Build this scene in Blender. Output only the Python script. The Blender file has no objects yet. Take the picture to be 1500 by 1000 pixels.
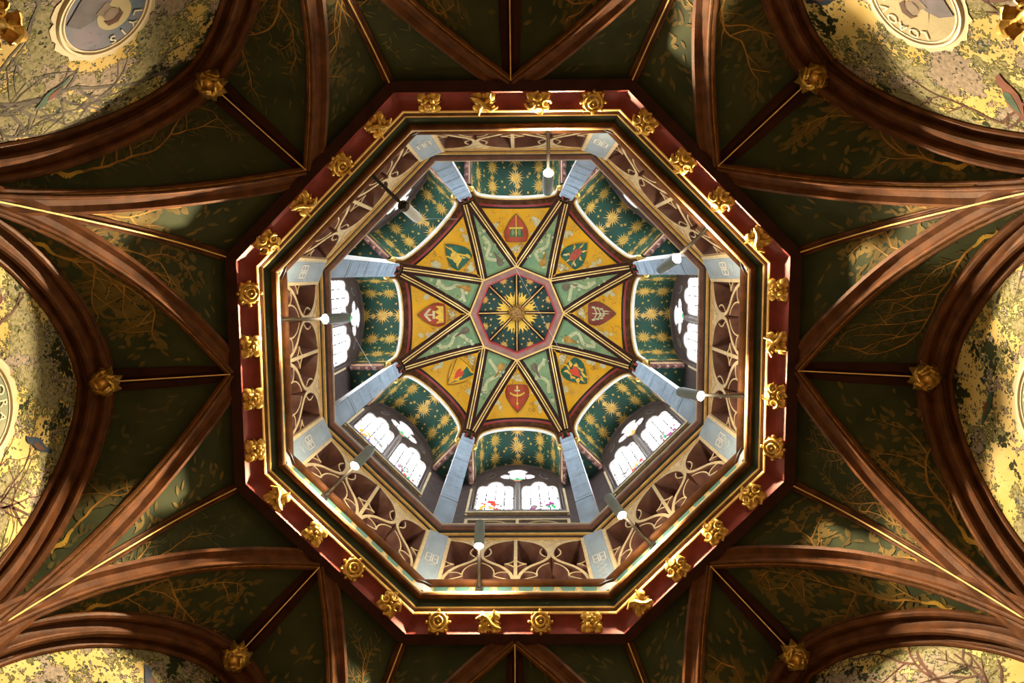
import bpy, bmesh, math, random
from mathutils import Vector, Matrix
from mathutils.geometry import tessellate_polygon
R = random.Random(7)
PI = math.pi
rad = math.radians
TAN = math.tan(rad(22.5)); COS = math.cos(rad(22.5)); SIN = math.sin(rad(22.5))
Z0 = 1.6                     # eye height of the camera above the floor; all heights h below are measured from the eye
sc = bpy.context.scene
COL = sc.collection

# ------------------------------------------------------------------ camera, world, light, exposure
cam_d = bpy.data.cameras.new('camera'); cam = bpy.data.objects.new('camera', cam_d); COL.objects.link(cam)
cam_d.sensor_width = 36.0; cam_d.lens = 25.2; cam_d.clip_start = .02
A = [[0.9999191852169481, 0.007620783853740765, 0.010175789331991326],
     [-0.006644314441475507, 0.9956656925890992, -0.09276681349853606],
     [-0.010838640167350535, 0.0926917054246168, 0.9956358629663753]]
CAMP = Vector((0.04752, -0.65239, Z0))
mw = Matrix(((A[0][0], -A[1][0], -A[2][0], CAMP.x), (A[0][1], -A[1][1], -A[2][1], CAMP.y),
             (A[0][2], -A[1][2], -A[2][2], CAMP.z), (0, 0, 0, 1)))
cam.matrix_world = mw
sc.camera = cam
world = bpy.data.worlds.new('world'); sc.world = world; world.use_nodes = True
world.node_tree.nodes['Background'].inputs[0].default_value = (.75, .85, 1, 1)
world.node_tree.nodes['Background'].inputs[1].default_value = 1.0
WINDOW_GLOW = 13.0
LAMP_POWER = 330.0
GLOW_POWER = 8.0
FILL_POWER = 10.0
sc.view_settings.view_transform = 'Standard'; sc.view_settings.look = 'None'
sc.view_settings.gamma = 1.0; sc.view_settings.use_curve_mapping = False
sc.view_settings.exposure = 0.6
try:
    sc.cycles.use_denoising = True; sc.cycles.max_bounces = 7; sc.cycles.diffuse_bounces = 5; sc.cycles.glossy_bounces = 3
    sc.cycles.caustics_reflective = False; sc.cycles.caustics_refractive = False; sc.cycles.sample_clamp_indirect = 6
except Exception:
    pass

# ------------------------------------------------------------------ materials
MATS = {}
def mat(name, col, rough=.6, metal=0.0, var=.25, scale=8.0, bump=.0, bscale=40.0, col2=None, stretch=None, spec=.4, coat=0.0):
    m = bpy.data.materials.new(name); m.use_nodes = True
    nt = m.node_tree; b = nt.nodes['Principled BSDF']
    b.inputs['Roughness'].default_value = rough; b.inputs['Metallic'].default_value = metal
    b.inputs['Specular IOR Level'].default_value = spec
    b.inputs['Coat Weight'].default_value = coat
    tc = nt.nodes.new('ShaderNodeTexCoord'); mp = nt.nodes.new('ShaderNodeMapping')
    nt.links.new(tc.outputs['Object'], mp.inputs[0])
    if stretch: mp.inputs['Scale'].default_value = stretch
    nz = nt.nodes.new('ShaderNodeTexNoise'); nz.inputs['Scale'].default_value = scale; nz.inputs['Detail'].default_value = 5
    nt.links.new(mp.outputs[0], nz.inputs['Vector'])
    cr = nt.nodes.new('ShaderNodeValToRGB'); nt.links.new(nz.outputs['Fac'], cr.inputs[0])
    c2 = col2 or tuple(c * (1 - var) for c in col)
    cr.color_ramp.elements[0].position = .35; cr.color_ramp.elements[1].position = .68
    cr.color_ramp.elements[0].color = (*c2, 1); cr.color_ramp.elements[1].color = (*col, 1)
    nt.links.new(cr.outputs[0], b.inputs['Base Color'])
    if bump:
        n2 = nt.nodes.new('ShaderNodeTexNoise'); n2.inputs['Scale'].default_value = bscale; n2.inputs['Detail'].default_value = 4
        nt.links.new(mp.outputs[0], n2.inputs['Vector'])
        bp = nt.nodes.new('ShaderNodeBump'); bp.inputs['Strength'].default_value = bump; bp.inputs['Distance'].default_value = .01
        nt.links.new(n2.outputs['Fac'], bp.inputs['Height']); nt.links.new(bp.outputs[0], b.inputs['Normal'])
    MATS[name] = m
    return m
def emit(name, col, s):
    m = bpy.data.materials.new(name); m.use_nodes = True; nt = m.node_tree; b = nt.nodes['Principled BSDF']
    b.inputs['Base Color'].default_value = (*[c * .5 for c in col], 1); b.inputs['Emission Color'].default_value = (*col, 1)
    b.inputs['Emission Strength'].default_value = s; b.inputs['Roughness'].default_value = .3
    MATS[name] = m; return m
mat('wood', (.125, .048, .017), .5, var=.5, scale=10, bump=.15, bscale=60, spec=.10)
mat('wood_dark', (.042, .013, .008), .5, var=.4, scale=9, spec=.12)
mat('wood_plum', (.21, .098, .082), .42, var=.35, scale=12, spec=.5)
mat('gold', (.83, .53, .13), .33, .75, var=.45, scale=30, bump=.2, bscale=70)
mat('gold_dull', (.42, .22, .055), .4, .55, var=.6, scale=26, bump=.3, bscale=60)
mat('gold_line', (.80, .54, .18), .4, .35, var=.25, scale=14)
mat('cream', (.84, .69, .40), .55, var=.2, scale=16)
mat('crimson', (.20, .026, .02), .62, var=.3, scale=9, spec=.3)
mat('crimson_line', (.33, .03, .035), .5, var=.2)
mat('green_hollow', (.02, .03, .014), .5, var=.4, scale=7, spec=.15)
mat('pink_stone', (.27, .13, .10), .6, var=.35, scale=7, bump=.1)
mat('blue_grey', (.42, .56, .70), .6, var=.28, scale=6, bump=.12, stretch=(1, 1, .5))
mat('blue_pale', (.58, .68, .78), .6, var=.2, scale=9)
mat('blue_mid', (.47, .59, .71), .6, var=.25, scale=9)
mat('white_paint_and_light', (.82, .82, .80), .5, var=.06)  # white paint; on the post sides it stands in for window light
mat('crown_green', (.012, .055, .04), .6, var=.5, scale=5)
mat('parch_dim', (.46, .45, .23), .6, var=.3, scale=14)
mat('flesh_dim', (.20, .165, .13), .6, var=.3, scale=14, spec=.06)
mat('robe_dim', (.13, .125, .15), .6, var=.35, scale=9, spec=.06)
mat('star_green', (.022, .098, .072), .55, var=.5, scale=3.5, bump=.06, col2=(.018, .062, .036))
mat('star_gold', (.85, .55, .13), .45, .3, var=.35, scale=25)
mat('web_green', (.20, .27, .105), .6, col2=(.10, .19, .085), scale=5)
mat('parchment', (.62, .55, .30), .6, var=.25, scale=14)
mat('ink', (.13, .10, .05), .6, var=.3)
mat('paint_brown', (.36, .19, .03), .6, var=.4, scale=20)
mat('shield_red', (.42, .06, .018), .5, var=.25, scale=10)
mat('shield_brown', (.24, .05, .025), .5, var=.25, scale=10)
mat('shield_green', (.03, .13, .075), .5, var=.3, scale=10)
mat('heart_red', (.60, .06, .02), .5, var=.15)
mat('rose_red', (.42, .09, .05), .5, var=.3, scale=20)
mat('leaf_green', (.09, .13, .04), .6, var=.4, scale=20)
mat('flame', (.80, .50, .06), .5, .1, var=.25, scale=20)
mat('vault_green', (.046, .055, .025), .7, col2=(.028, .038, .019), scale=4.5, bump=.05, spec=.08)
mat('branch_gold', (.40, .22, .05), .5, .2, var=.5, scale=9, spec=.06)
mat('curl_gold', (.52, .35, .055), .45, .25, var=.3, scale=12)
mat('leaf_olive', (.15, .112, .034), .6, var=.5, scale=6, spec=.06)
mat('leaf_dark', (.105, .09, .035), .6, var=.5, scale=6, spec=.06)
mat('stone_dark', (.115, .082, .076), .5, var=.35, scale=8, bump=.1)
mat('stone_mid', (.24, .21, .20), .5, var=.25, scale=8)
mat('lead', (.03, .03, .035), .5)
mat('black_metal', (.012, .010, .009), .4, spec=.4)
mat('lamp_grey', (.20, .27, .31), .35, .3, var=.2)
mat('lamp_white', (.62, .72, .78), .35, .1, var=.15)
mat('floor_wood', (.20, .10, .05), .5, var=.4, scale=5, stretch=(1, 8, 1))
mat('wall_low', (.32, .2, .1), .6, var=.35, scale=4)
mat('silk', (.6, .6, .6), .7)
mat('bark', (.10, .05, .035), .6, var=.4, scale=14, spec=.06)
mat('bark_grey', (.11, .10, .085), .6, var=.4, scale=14, spec=.06)
mat('bird_blue', (.03, .05, .09), .6, var=.5, scale=14, spec=.06)
mat('bird_red', (.16, .06, .04), .6, var=.4, scale=14, spec=.06)
mat('bird_teal', (.05, .10, .07), .6, var=.4, scale=14, spec=.06)
mat('ring_pale', (.52, .46, .30), .5, var=.15)
mat('scallop_yellow', (.58, .43, .15), .5, var=.2)
mat('scallop_teal', (.10, .25, .23), .5, var=.2)
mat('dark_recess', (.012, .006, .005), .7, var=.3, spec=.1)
mat('halo_pale', (.40, .34, .18), .6, var=.2)
emit('glass_white', (.93, .97, 1.0), WINDOW_GLOW)
emit('glass_red', (.75, .05, .03), 1.0); emit('glass_green', (.03, .36, .12), .9); emit('glass_blue', (.05, .2, .65), .9)
emit('glass_amber', (.85, .33, .04), 1.0); emit('glass_plum', (.32, .04, .22), .9); emit('glass_grey', (.35, .33, .3), .5)
emit('lamp_lens', (1.0, .86, .55), 120.0)

def ramp_mask(nt, vec, scale, lo, hi, detail=6, rough=.6, dist=0.0):
    n = nt.nodes.new('ShaderNodeTexNoise'); n.inputs['Scale'].default_value = scale; n.inputs['Detail'].default_value = detail
    n.inputs['Roughness'].default_value = rough; n.inputs['Distortion'].default_value = dist
    nt.links.new(vec, n.inputs['Vector'])
    r = nt.nodes.new('ShaderNodeValToRGB'); r.color_ramp.elements[0].position = lo; r.color_ramp.elements[1].position = hi
    nt.links.new(n.outputs['Fac'], r.inputs[0]); return r.outputs[0]
def mixc(nt, fac, a, b):
    m = nt.nodes.new('ShaderNodeMix'); m.data_type = 'RGBA'
    if hasattr(fac, 'links') or hasattr(fac, 'is_linked'): nt.links.new(fac, m.inputs[0])
    else: m.inputs[0].default_value = fac
    for sck, v in ((m.inputs[6], a), (m.inputs[7], b)):
        if isinstance(v, tuple): sck.default_value = (*v, 1)
        else: nt.links.new(v, sck)
    return m.outputs[2]
def shifted(nt, coord, off, rnd=True):
    mp = nt.nodes.new('ShaderNodeMapping'); nt.links.new(coord, mp.inputs[0]); mp.inputs['Location'].default_value = off
    if not rnd: return mp.outputs[0]
    oi = nt.nodes.new('ShaderNodeObjectInfo'); mul = nt.nodes.new('ShaderNodeMath'); mul.operation = 'MULTIPLY'; mul.inputs[1].default_value = 37.0
    nt.links.new(oi.outputs['Random'], mul.inputs[0])
    ad = nt.nodes.new('ShaderNodeVectorMath'); ad.operation = 'ADD'
    nt.links.new(mp.outputs[0], ad.inputs[0]); nt.links.new(mul.outputs[0], ad.inputs[1])
    return ad.outputs[0]
def mural_material():
    m = bpy.data.materials.new('mural'); m.use_nodes = True; nt = m.node_tree; b = nt.nodes['Principled BSDF']
    b.inputs['Roughness'].default_value = .75; b.inputs['Specular IOR Level'].default_value = .05
    tc = nt.nodes.new('ShaderNodeTexCoord').outputs['Object']
    v = shifted(nt, tc, (0, 0, 0)); v2 = shifted(nt, tc, (4, 9, 2)); v3 = shifted(nt, tc, (11, 3, 7)); v4 = shifted(nt, tc, (2, 17, 5))
    ground = mixc(nt, ramp_mask(nt, v, 3, .35, .65), (.62, .45, .12), (.76, .62, .28))
    def leafy(vec, scale, lo, hi, grain, amt):
        n = nt.nodes.new('ShaderNodeTexNoise'); n.inputs['Scale'].default_value = scale; n.inputs['Detail'].default_value = 8; n.inputs['Roughness'].default_value = .62; nt.links.new(vec, n.inputs['Vector'])
        wv = nt.nodes.new('ShaderNodeTexNoise'); wv.inputs['Scale'].default_value = grain * .6; nt.links.new(vec, wv.inputs['Vector'])
        ad = nt.nodes.new('ShaderNodeMix'); ad.data_type = 'RGBA'; ad.inputs[0].default_value = .04; nt.links.new(vec, ad.inputs[6]); nt.links.new(wv.outputs['Color'], ad.inputs[7])
        vo = nt.nodes.new('ShaderNodeTexVoronoi'); vo.inputs['Scale'].default_value = grain; nt.links.new(ad.outputs[2], vo.inputs['Vector'])
        m1 = nt.nodes.new('ShaderNodeMath'); m1.operation = 'MULTIPLY_ADD'; m1.inputs[1].default_value = -amt; nt.links.new(vo.outputs['Distance'], m1.inputs[0]); nt.links.new(n.outputs['Fac'], m1.inputs[2])
        r = nt.nodes.new('ShaderNodeValToRGB'); r.color_ramp.elements[0].position = lo; r.color_ramp.elements[1].position = hi
        nt.links.new(m1.outputs[0], r.inputs[0]); return r.outputs[0]
    stip = ramp_mask(nt, v2, 45, .36, .64, 3)
    sage = mixc(nt, stip, (.22, .215, .11), (.40, .37, .22))
    grey = mixc(nt, stip, (.27, .23, .19), (.44, .37, .29))
    olive = mixc(nt, stip, (.13, .14, .05), (.24, .23, .09))
    rim1 = (.07, .085, .035); rim2 = (.035, .045, .04)
    c = mixc(nt, leafy(v2, 3.4, .395, .402, 46, .16), ground, rim1)
    c = mixc(nt, leafy(v2, 3.4, .415, .424, 46, .16), c, olive)
    c = mixc(nt, leafy(v2, 3.4, .45, .458, 46, .16), c, sage)
    c = mixc(nt, leafy(v, 3.8, .455, .462, 42, .16), c, rim2)
    c = mixc(nt, leafy(v, 3.8, .478, .486, 42, .16), c, grey)
    sx = nt.nodes.new('ShaderNodeSeparateXYZ'); nt.links.new(tc, sx.inputs[0])
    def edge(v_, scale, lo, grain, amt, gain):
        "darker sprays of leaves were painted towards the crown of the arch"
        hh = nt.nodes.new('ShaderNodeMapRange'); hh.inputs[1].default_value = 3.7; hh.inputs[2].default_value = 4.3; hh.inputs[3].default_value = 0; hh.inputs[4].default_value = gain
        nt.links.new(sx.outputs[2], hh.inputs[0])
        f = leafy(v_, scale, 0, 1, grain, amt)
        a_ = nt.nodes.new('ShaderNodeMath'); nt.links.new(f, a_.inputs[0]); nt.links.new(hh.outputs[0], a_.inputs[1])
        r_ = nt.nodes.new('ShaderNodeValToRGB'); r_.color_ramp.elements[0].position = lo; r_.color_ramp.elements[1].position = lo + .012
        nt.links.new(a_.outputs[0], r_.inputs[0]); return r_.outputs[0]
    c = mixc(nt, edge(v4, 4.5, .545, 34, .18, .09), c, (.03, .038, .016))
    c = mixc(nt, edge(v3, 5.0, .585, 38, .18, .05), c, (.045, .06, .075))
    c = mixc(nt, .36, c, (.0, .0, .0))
    nt.links.new(c, b.inputs['Base Color'])
    MATS['mural'] = m
mural_material()
def line_paint(name, base, base2, ink, sc1):
    m = bpy.data.materials.new(name); m.use_nodes = True; nt = m.node_tree; b = nt.nodes['Principled BSDF']
    b.inputs['Roughness'].default_value = .65; b.inputs['Specular IOR Level'].default_value = .1
    tc = nt.nodes.new('ShaderNodeTexCoord').outputs['Object']
    v = shifted(nt, tc, (0, 0, 0)); v2 = shifted(nt, tc, (5, 2, 8))
    g = mixc(nt, ramp_mask(nt, v, 4, .35, .65), base2, base)
    n = nt.nodes.new('ShaderNodeTexNoise'); n.inputs['Scale'].default_value = sc1; n.inputs['Detail'].default_value = 1.5; n.inputs['Distortion'].default_value = 1.2
    nt.links.new(v2, n.inputs['Vector'])
    mm = nt.nodes.new('ShaderNodeMath'); mm.operation = 'PINGPONG'; mm.inputs[1].default_value = .06; nt.links.new(n.outputs['Fac'], mm.inputs[0])
    rr = nt.nodes.new('ShaderNodeValToRGB'); rr.color_ramp.elements[0].position = .002; rr.color_ramp.elements[1].position = .012
    rr.color_ramp.elements[0].color = (1, 1, 1, 1); rr.color_ramp.elements[1].color = (0, 0, 0, 1)
    nt.links.new(mm.outputs[0], rr.inputs[0])
    msk = ramp_mask(nt, v, 3.2, .5, .56, 2)
    mu = nt.nodes.new('ShaderNodeMath'); mu.operation = 'MULTIPLY'; nt.links.new(rr.outputs[0], mu.inputs[0]); nt.links.new(msk, mu.inputs[1])
    m2 = nt.nodes.new('ShaderNodeMath'); m2.operation = 'MULTIPLY'; m2.inputs[1].default_value = .55; nt.links.new(mu.outputs[0], m2.inputs[0])
    nt.links.new(mixc(nt, m2.outputs[0], g, ink), b.inputs['Base Color'])
    MATS[name] = m
line_paint('panel_yellow', (.74, .375, .010), (.66, .36, .04), (.26, .13, .02), 7)
line_paint('portrait_blue', (.07, .115, .17), (.16, .15, .20), (.06, .08, .11), 9)
line_paint('portrait_sage', (.27, .25, .14), (.36, .32, .19), (.2, .18, .1), 9)
line_paint('portrait_teal', (.13, .17, .11), (.23, .24, .16), (.12, .13, .08), 9)

# ------------------------------------------------------------------ mesh builder
class G:
    def __init__(s): s.v = []; s.f = []
    def add(s, vs, fs):
        o = len(s.v); s.v += [tuple(p) for p in vs]; s.f += [tuple(i + o for i in f) for f in fs]; return s
    def grid(s, fn, nu, nv):
        vs = [fn(i / nu, j / nv) for j in range(nv + 1) for i in range(nu + 1)]
        fs = [(j * (nu + 1) + i, j * (nu + 1) + i + 1, (j + 1) * (nu + 1) + i + 1, (j + 1) * (nu + 1) + i) for j in range(nv) for i in range(nu)]
        return s.add(vs, fs)
    def sweep(s, pts, us, vs_, prof, closed=True, caps=True):
        n = len(prof); V = []
        for p, u, w in zip(pts, us, vs_):
            for a, b in prof: V.append(Vector(p) + Vector(u) * a + Vector(w) * b)
        F = []
        for i in range(len(pts) - 1):
            for j in range(n if closed else n - 1):
                k = (j + 1) % n; F.append((i * n + j, i * n + k, (i + 1) * n + k, (i + 1) * n + j))
        if closed and caps: F.append(tuple(range(n))); F.append(tuple(reversed(range((len(pts) - 1) * n, len(pts) * n))))
        return s.add(V, F)
    def tube(s, pts, r, n=6):
        pts = [Vector(p) for p in pts]; us = []; ws = []; ref = None
        for i in range(len(pts)):
            t = (pts[min(i + 1, len(pts) - 1)] - pts[max(i - 1, 0)]).normalized()
            if ref is None: ref = t.orthogonal().normalized()
            u = (ref - t * ref.dot(t)).normalized(); ref = u; us.append(u); ws.append(t.cross(u))
        rr = r if isinstance(r, (list, tuple)) else [r] * len(pts)
        V = []; F = []
        for p, u, w, q in zip(pts, us, ws, rr):
            for j in range(n):
                a = 2 * PI * j / n; V.append(p + u * (q * math.cos(a)) + w * (q * math.sin(a)))
        for i in range(len(pts) - 1):
            for j in range(n): k = (j + 1) % n; F.append((i * n + j, i * n + k, (i + 1) * n + k, (i + 1) * n + j))
        F.append(tuple(reversed(range(n)))); F.append(tuple(range((len(pts) - 1) * n, len(pts) * n)))
        return s.add(V, F)
    def box(s, lo, hi, bev=0.0):
        x0, y0, z0 = lo; x1, y1, z1 = hi
        if not bev:
            return s.add([(x0, y0, z0), (x1, y0, z0), (x1, y1, z0), (x0, y1, z0), (x0, y0, z1), (x1, y0, z1), (x1, y1, z1), (x0, y1, z1)],
                  [(0, 3, 2, 1), (4, 5, 6, 7), (0, 1, 5, 4), (1, 2, 6, 5), (2, 3, 7, 6), (3, 0, 4, 7)])
        bm = bmesh.new(); bmesh.ops.create_cube(bm, size=1)
        for v in bm.verts: v.co = Vector(((x0 + x1) / 2 + v.co.x * (x1 - x0), (y0 + y1) / 2 + v.co.y * (y1 - y0), (z0 + z1) / 2 + v.co.z * (z1 - z0)))
        bmesh.ops.bevel(bm, geom=bm.edges[:], offset=bev, segments=2, affect='EDGES')
        return s.bm(bm)
    def bm(s, bm, M=None):
        bm.verts.index_update()
        vs = [(M @ v.co if M else v.co.copy()) for v in bm.verts]; fs = [tuple(v.index for v in f.verts) for f in bm.faces]; bm.free()
        return s.add(vs, fs)
    def ball(s, c, r, sub=2, sq=(1, 1, 1)):
        bm = bmesh.new(); bmesh.ops.create_icosphere(bm, subdivisions=sub, radius=1)
        for v in bm.verts: v.co = Vector((c[0] + v.co.x * r * sq[0], c[1] + v.co.y * r * sq[1], c[2] + v.co.z * r * sq[2]))
        return s.bm(bm)
    def lathe(s, o, ax, prof, n=12):
        o = Vector(o); ax = Vector(ax).normalized(); u = ax.orthogonal().normalized(); w = ax.cross(u); V = []; F = []
        for r, z in prof:
            for j in range(n): a = 2 * PI * j / n; V.append(o + ax * z + (u * math.cos(a) + w * math.sin(a)) * r)
        for i in range(len(prof) - 1):
            for j in range(n): k = (j + 1) % n; F.append((i * n + j, i * n + k, (i + 1) * n + k, (i + 1) * n + j))
        return s.add(V, F)
    def poly(s, pts2, fn):
        "flat painted polygon pts2 mapped by fn(x, y) -> 3D"
        t = tessellate_polygon([[Vector((x, y, 0)) for x, y in pts2]])
        return s.add([fn(x, y) for x, y in pts2], [tuple(q) for q in t])
    def mesh(s, name, m, base=(0, 0, 0), smooth=35, xf=None):
        me = bpy.data.meshes.new(name); b = Vector(base)
        vs = [(xf @ Vector(p) if xf else Vector(p)) - b for p in s.v]
        me.from_pydata([tuple(v) for v in vs], [], s.f); me.materials.append(MATS[m])
        bm = bmesh.new(); bm.from_mesh(me); bmesh.ops.recalc_face_normals(bm, faces=bm.faces[:]); bm.to_mesh(me); bm.free()
        if smooth:
            me.shade_smooth()
            try: me.set_sharp_from_angle(angle=rad(smooth))
            except Exception: pass
        me.update(); return me

def link(name, me, parent=None, rz=0.0, loc=(0, 0, 0)):
    o = bpy.data.objects.new(name, me); COL.objects.link(o); o.location = loc; o.rotation_euler = (0, 0, rz)
    if parent: o.parent = parent
    return o
def tag(o, label=None, cat=None, group=None, kind=None):
    if label: o['label'] = label
    if cat: o['category'] = cat
    if group: o['group'] = group
    if kind: o['kind'] = kind
    return o
def empty(name, base, ang=0.0, **kw):
    "base is given in the frame of the octagon side (or corner) that the angle turns to"
    o = bpy.data.objects.new(name, None); COL.objects.link(o); o.empty_display_size = .1
    c, s = math.cos(ang), math.sin(ang)
    o.location = (base[0] * c - base[1] * s, base[0] * s + base[1] * c, base[2] + Z0); o.rotation_euler = (0, 0, ang)
    tag(o, **kw); return o
def place(kit, name, base, ang, **kw):
    root = empty(name, base, ang, **kw)
    for e in kit:
        p = link(e[0], e[1], root)
        for sname, sme in (e[2] if len(e) > 2 else []): link(sname, sme, p)
        if len(e) > 3 and e[3]: p['label'] = e[3]
    return root
SIDE = [rad(45 * k) for k in range(8)]            # E, SE, S, SW, W, NW, N, NE as they lie in the picture
CORN = [rad(45 * k + 22.5) for k in range(8)]
SH = ['brown tree shield', 'flaming heart shield', 'red anchor shield', 'black-banded shield', 'gold crown shield', 'gold sceptre shield', 'sword shield', 'red rose shield']
WALLS = ['right', 'lower_right', 'bottom', 'lower_left', 'left', 'upper_left', 'top', 'upper_right']
def BET(k): return 'between the %s and the %s' % (SH[k].replace(' shield', ''), SH[(k + 1) % 8])

def interp(tab, u):
    n = len(tab) - 1; x = min(max(u, 0), 1) * n; i = min(int(x), n - 1); f = x - i
    p0 = tab[max(i - 1, 0)]; p1 = tab[i]; p2 = tab[i + 1]; p3 = tab[min(i + 2, n)]
    return .5 * (2 * p1 + (p2 - p0) * f + (2 * p0 - 5 * p1 + 4 * p2 - p3) * f * f + (3 * p1 - p0 - 3 * p2 + p3) * f ** 3)
def bez(p0, p1, p2, p3, n=10):
    o = []
    for i in range(n + 1):
        t = i / n; a = (1 - t) ** 3; b = 3 * t * (1 - t) ** 2; c = 3 * t * t * (1 - t); d = t ** 3
        o.append(tuple(a * w + b * x + c * y + d * z for w, x, y, z in zip(p0, p1, p2, p3)))
    return o
def oct_piece(prof, closed=True, cut=0.0):
    g = G(); n = len(prof)
    V = [(a, -a * TAN + cut, h) for a, h in prof] + [(a, a * TAN - cut, h) for a, h in prof]
    F = [(j, (j + 1) % n, n + (j + 1) % n, n + j) for j in range(n if closed else n - 1)]
    if closed: F += [tuple(range(n)), tuple(reversed(range(n, 2 * n)))]
    return g.add(V, F)
def arc(c, r, a0, a1, n=5):
    return [(c[0] + r * math.cos(rad(a0 + (a1 - a0) * i / n)), c[1] + r * math.sin(rad(a0 + (a1 - a0) * i / n))) for i in range(n + 1)]

# ================================================================== THE SETTING: floor, walls with murals, painted vault
def setting_floor():
    g = G(); Rw = 2.9 / COS
    V = [(Rw * math.cos(a), Rw * math.sin(a), 0) for a in CORN]; n = 8
    g.add(V + [(x, y, -.1) for x, y, z in V], [tuple(range(8)), tuple(reversed(range(8, 16)))] + [(i, (i + 1) % 8, 8 + (i + 1) % 8, 8 + i) for i in range(8)])
    tag(link('floor', g.mesh('floor', 'floor_wood', smooth=0)), kind='structure')
setting_floor()

TH = [2.8, 3.2, 3.45, 3.7, 3.95, 4.3, 4.57, 4.76]; TX = [0, .03, .065, .125, .22, .42, .69, 1]
VH = [2.8, 3.2, 3.45, 3.72, 4.02, 4.35, 4.6, 4.76]; VX = [0, .03, .08, .18, .32, .5, .73, 1]
AH = [2.8, 3.2, 3.5, 3.78, 4.0, 4.22, 4.38, 4.46]; AT = [1.07, 1.03, .96, .83, .68, .47, .24, 0]
RS = 2.74; APW = 2.62
def P_vert(u): return Vector((RS + (2.05 - RS) * interp(VX, u), 0, interp(VH, u)))
def P_tier(u, sg):
    e = Vector((1.9 * COS, sg * 1.9 * SIN, 0)); s0 = Vector((RS, 0, 0)); p = s0.lerp(e, interp(TX, u)); p.z = interp(TH, u); return p
def P_arch(u, sg):
    "corner frame: the half arch on the side turned by sg*22.5 degrees"
    t = interp(AT, u); x, y = APW, -sg * t; a = sg * rad(22.5)
    return Vector((x * math.cos(a) - y * math.sin(a), x * math.sin(a) + y * math.cos(a), interp(AH, u)))
def back(p):
    "the web lies a little behind the ribs"
    d = Vector((p.x, p.y, 0)); d.normalize(); f = min(max((p.z - 2.8) / 1.96, 0), 1)
    return p + d * (.05 * (1 - f * .6)) + Vector((0, 0, .055 * f))
def cell_a(sg): return lambda s, t: back(P_vert(t).lerp(P_tier(t, sg), s))
def cell_b(sg): return lambda s, t: back(P_tier(t, sg).lerp(P_arch(t, sg), s))
def painter(fn, off):
    "painted map (s,t) -> a point just in front of the web, on the room's side"
    def f(s, t):
        p = fn(s, t); du = fn(min(s + .01, 1), t) - fn(max(s - .01, 0), t); dv = fn(s, min(t + .01, 1)) - fn(s, max(t - .01, 0))
        n = du.cross(dv); n.normalize()
        if n.dot(Vector((0, 0, 1)) * -1 + Vector((-p.x, -p.y, 0)).normalized()) < 0: n = -n
        return p + n * off
    return f
def scaled(fn, s0, t0):
    "local metric of the surface, so strokes keep their real width"
    e = .01
    return max((fn(min(s0 + e, 1), t0) - fn(max(s0 - e, 0), t0)).length / (min(s0 + e, 1) - max(s0 - e, 0)), .02), max((fn(s0, min(t0 + e, 1)) - fn(s0, max(t0 - e, 0))).length / (min(t0 + e, 1) - max(t0 - e, 0)), .02)
def stroke(g, fn, path, w0, w1):
    n = len(path)
    for i in range(n - 1):
        (s0, t0), (s1, t1) = path[i], path[i + 1]
        ms, mt = scaled(fn, (s0 + s1) / 2, (t0 + t1) / 2)
        dx, dy = (s1 - s0) * ms, (t1 - t0) * mt; L = math.hypot(dx, dy) or 1e-6
        nx, ny = -dy / L / ms, dx / L / mt
        a = w0 + (w1 - w0) * i / (n - 1); b = w0 + (w1 - w0) * (i + 1) / (n - 1)
        cl = lambda q: (min(max(q[0], .03), .97), min(max(q[1], .02), .985))
        q = [cl((s0 - nx * a, t0 - ny * a)), cl((s0 + nx * a, t0 + ny * a)), cl((s1 + nx * b, t1 + ny * b)), cl((s1 - nx * b, t1 - ny * b))]
        g.add([fn(*x) for x in q], [(0, 1, 2, 3)])
def leaf(g, fn, s, t, ang, ln, wd):
    if not (.06 < s < .94 and .05 < t < .95): return
    ms, mt = scaled(fn, s, t); c, d = math.cos(ang), math.sin(ang)
    pts = [(0, 0), (.35 * ln, wd), (.7 * ln, wd * .8), (ln, 0), (.7 * ln, -wd * .8), (.35 * ln, -wd)]
    q = [(min(max(s + (x * c - y * d) / ms, .03), .97), min(max(t + (x * d + y * c) / mt, .02), .985)) for x, y in pts]
    g.add([fn(*x) for x in q], [(0, 1, 2, 3, 4, 5)])
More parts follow.
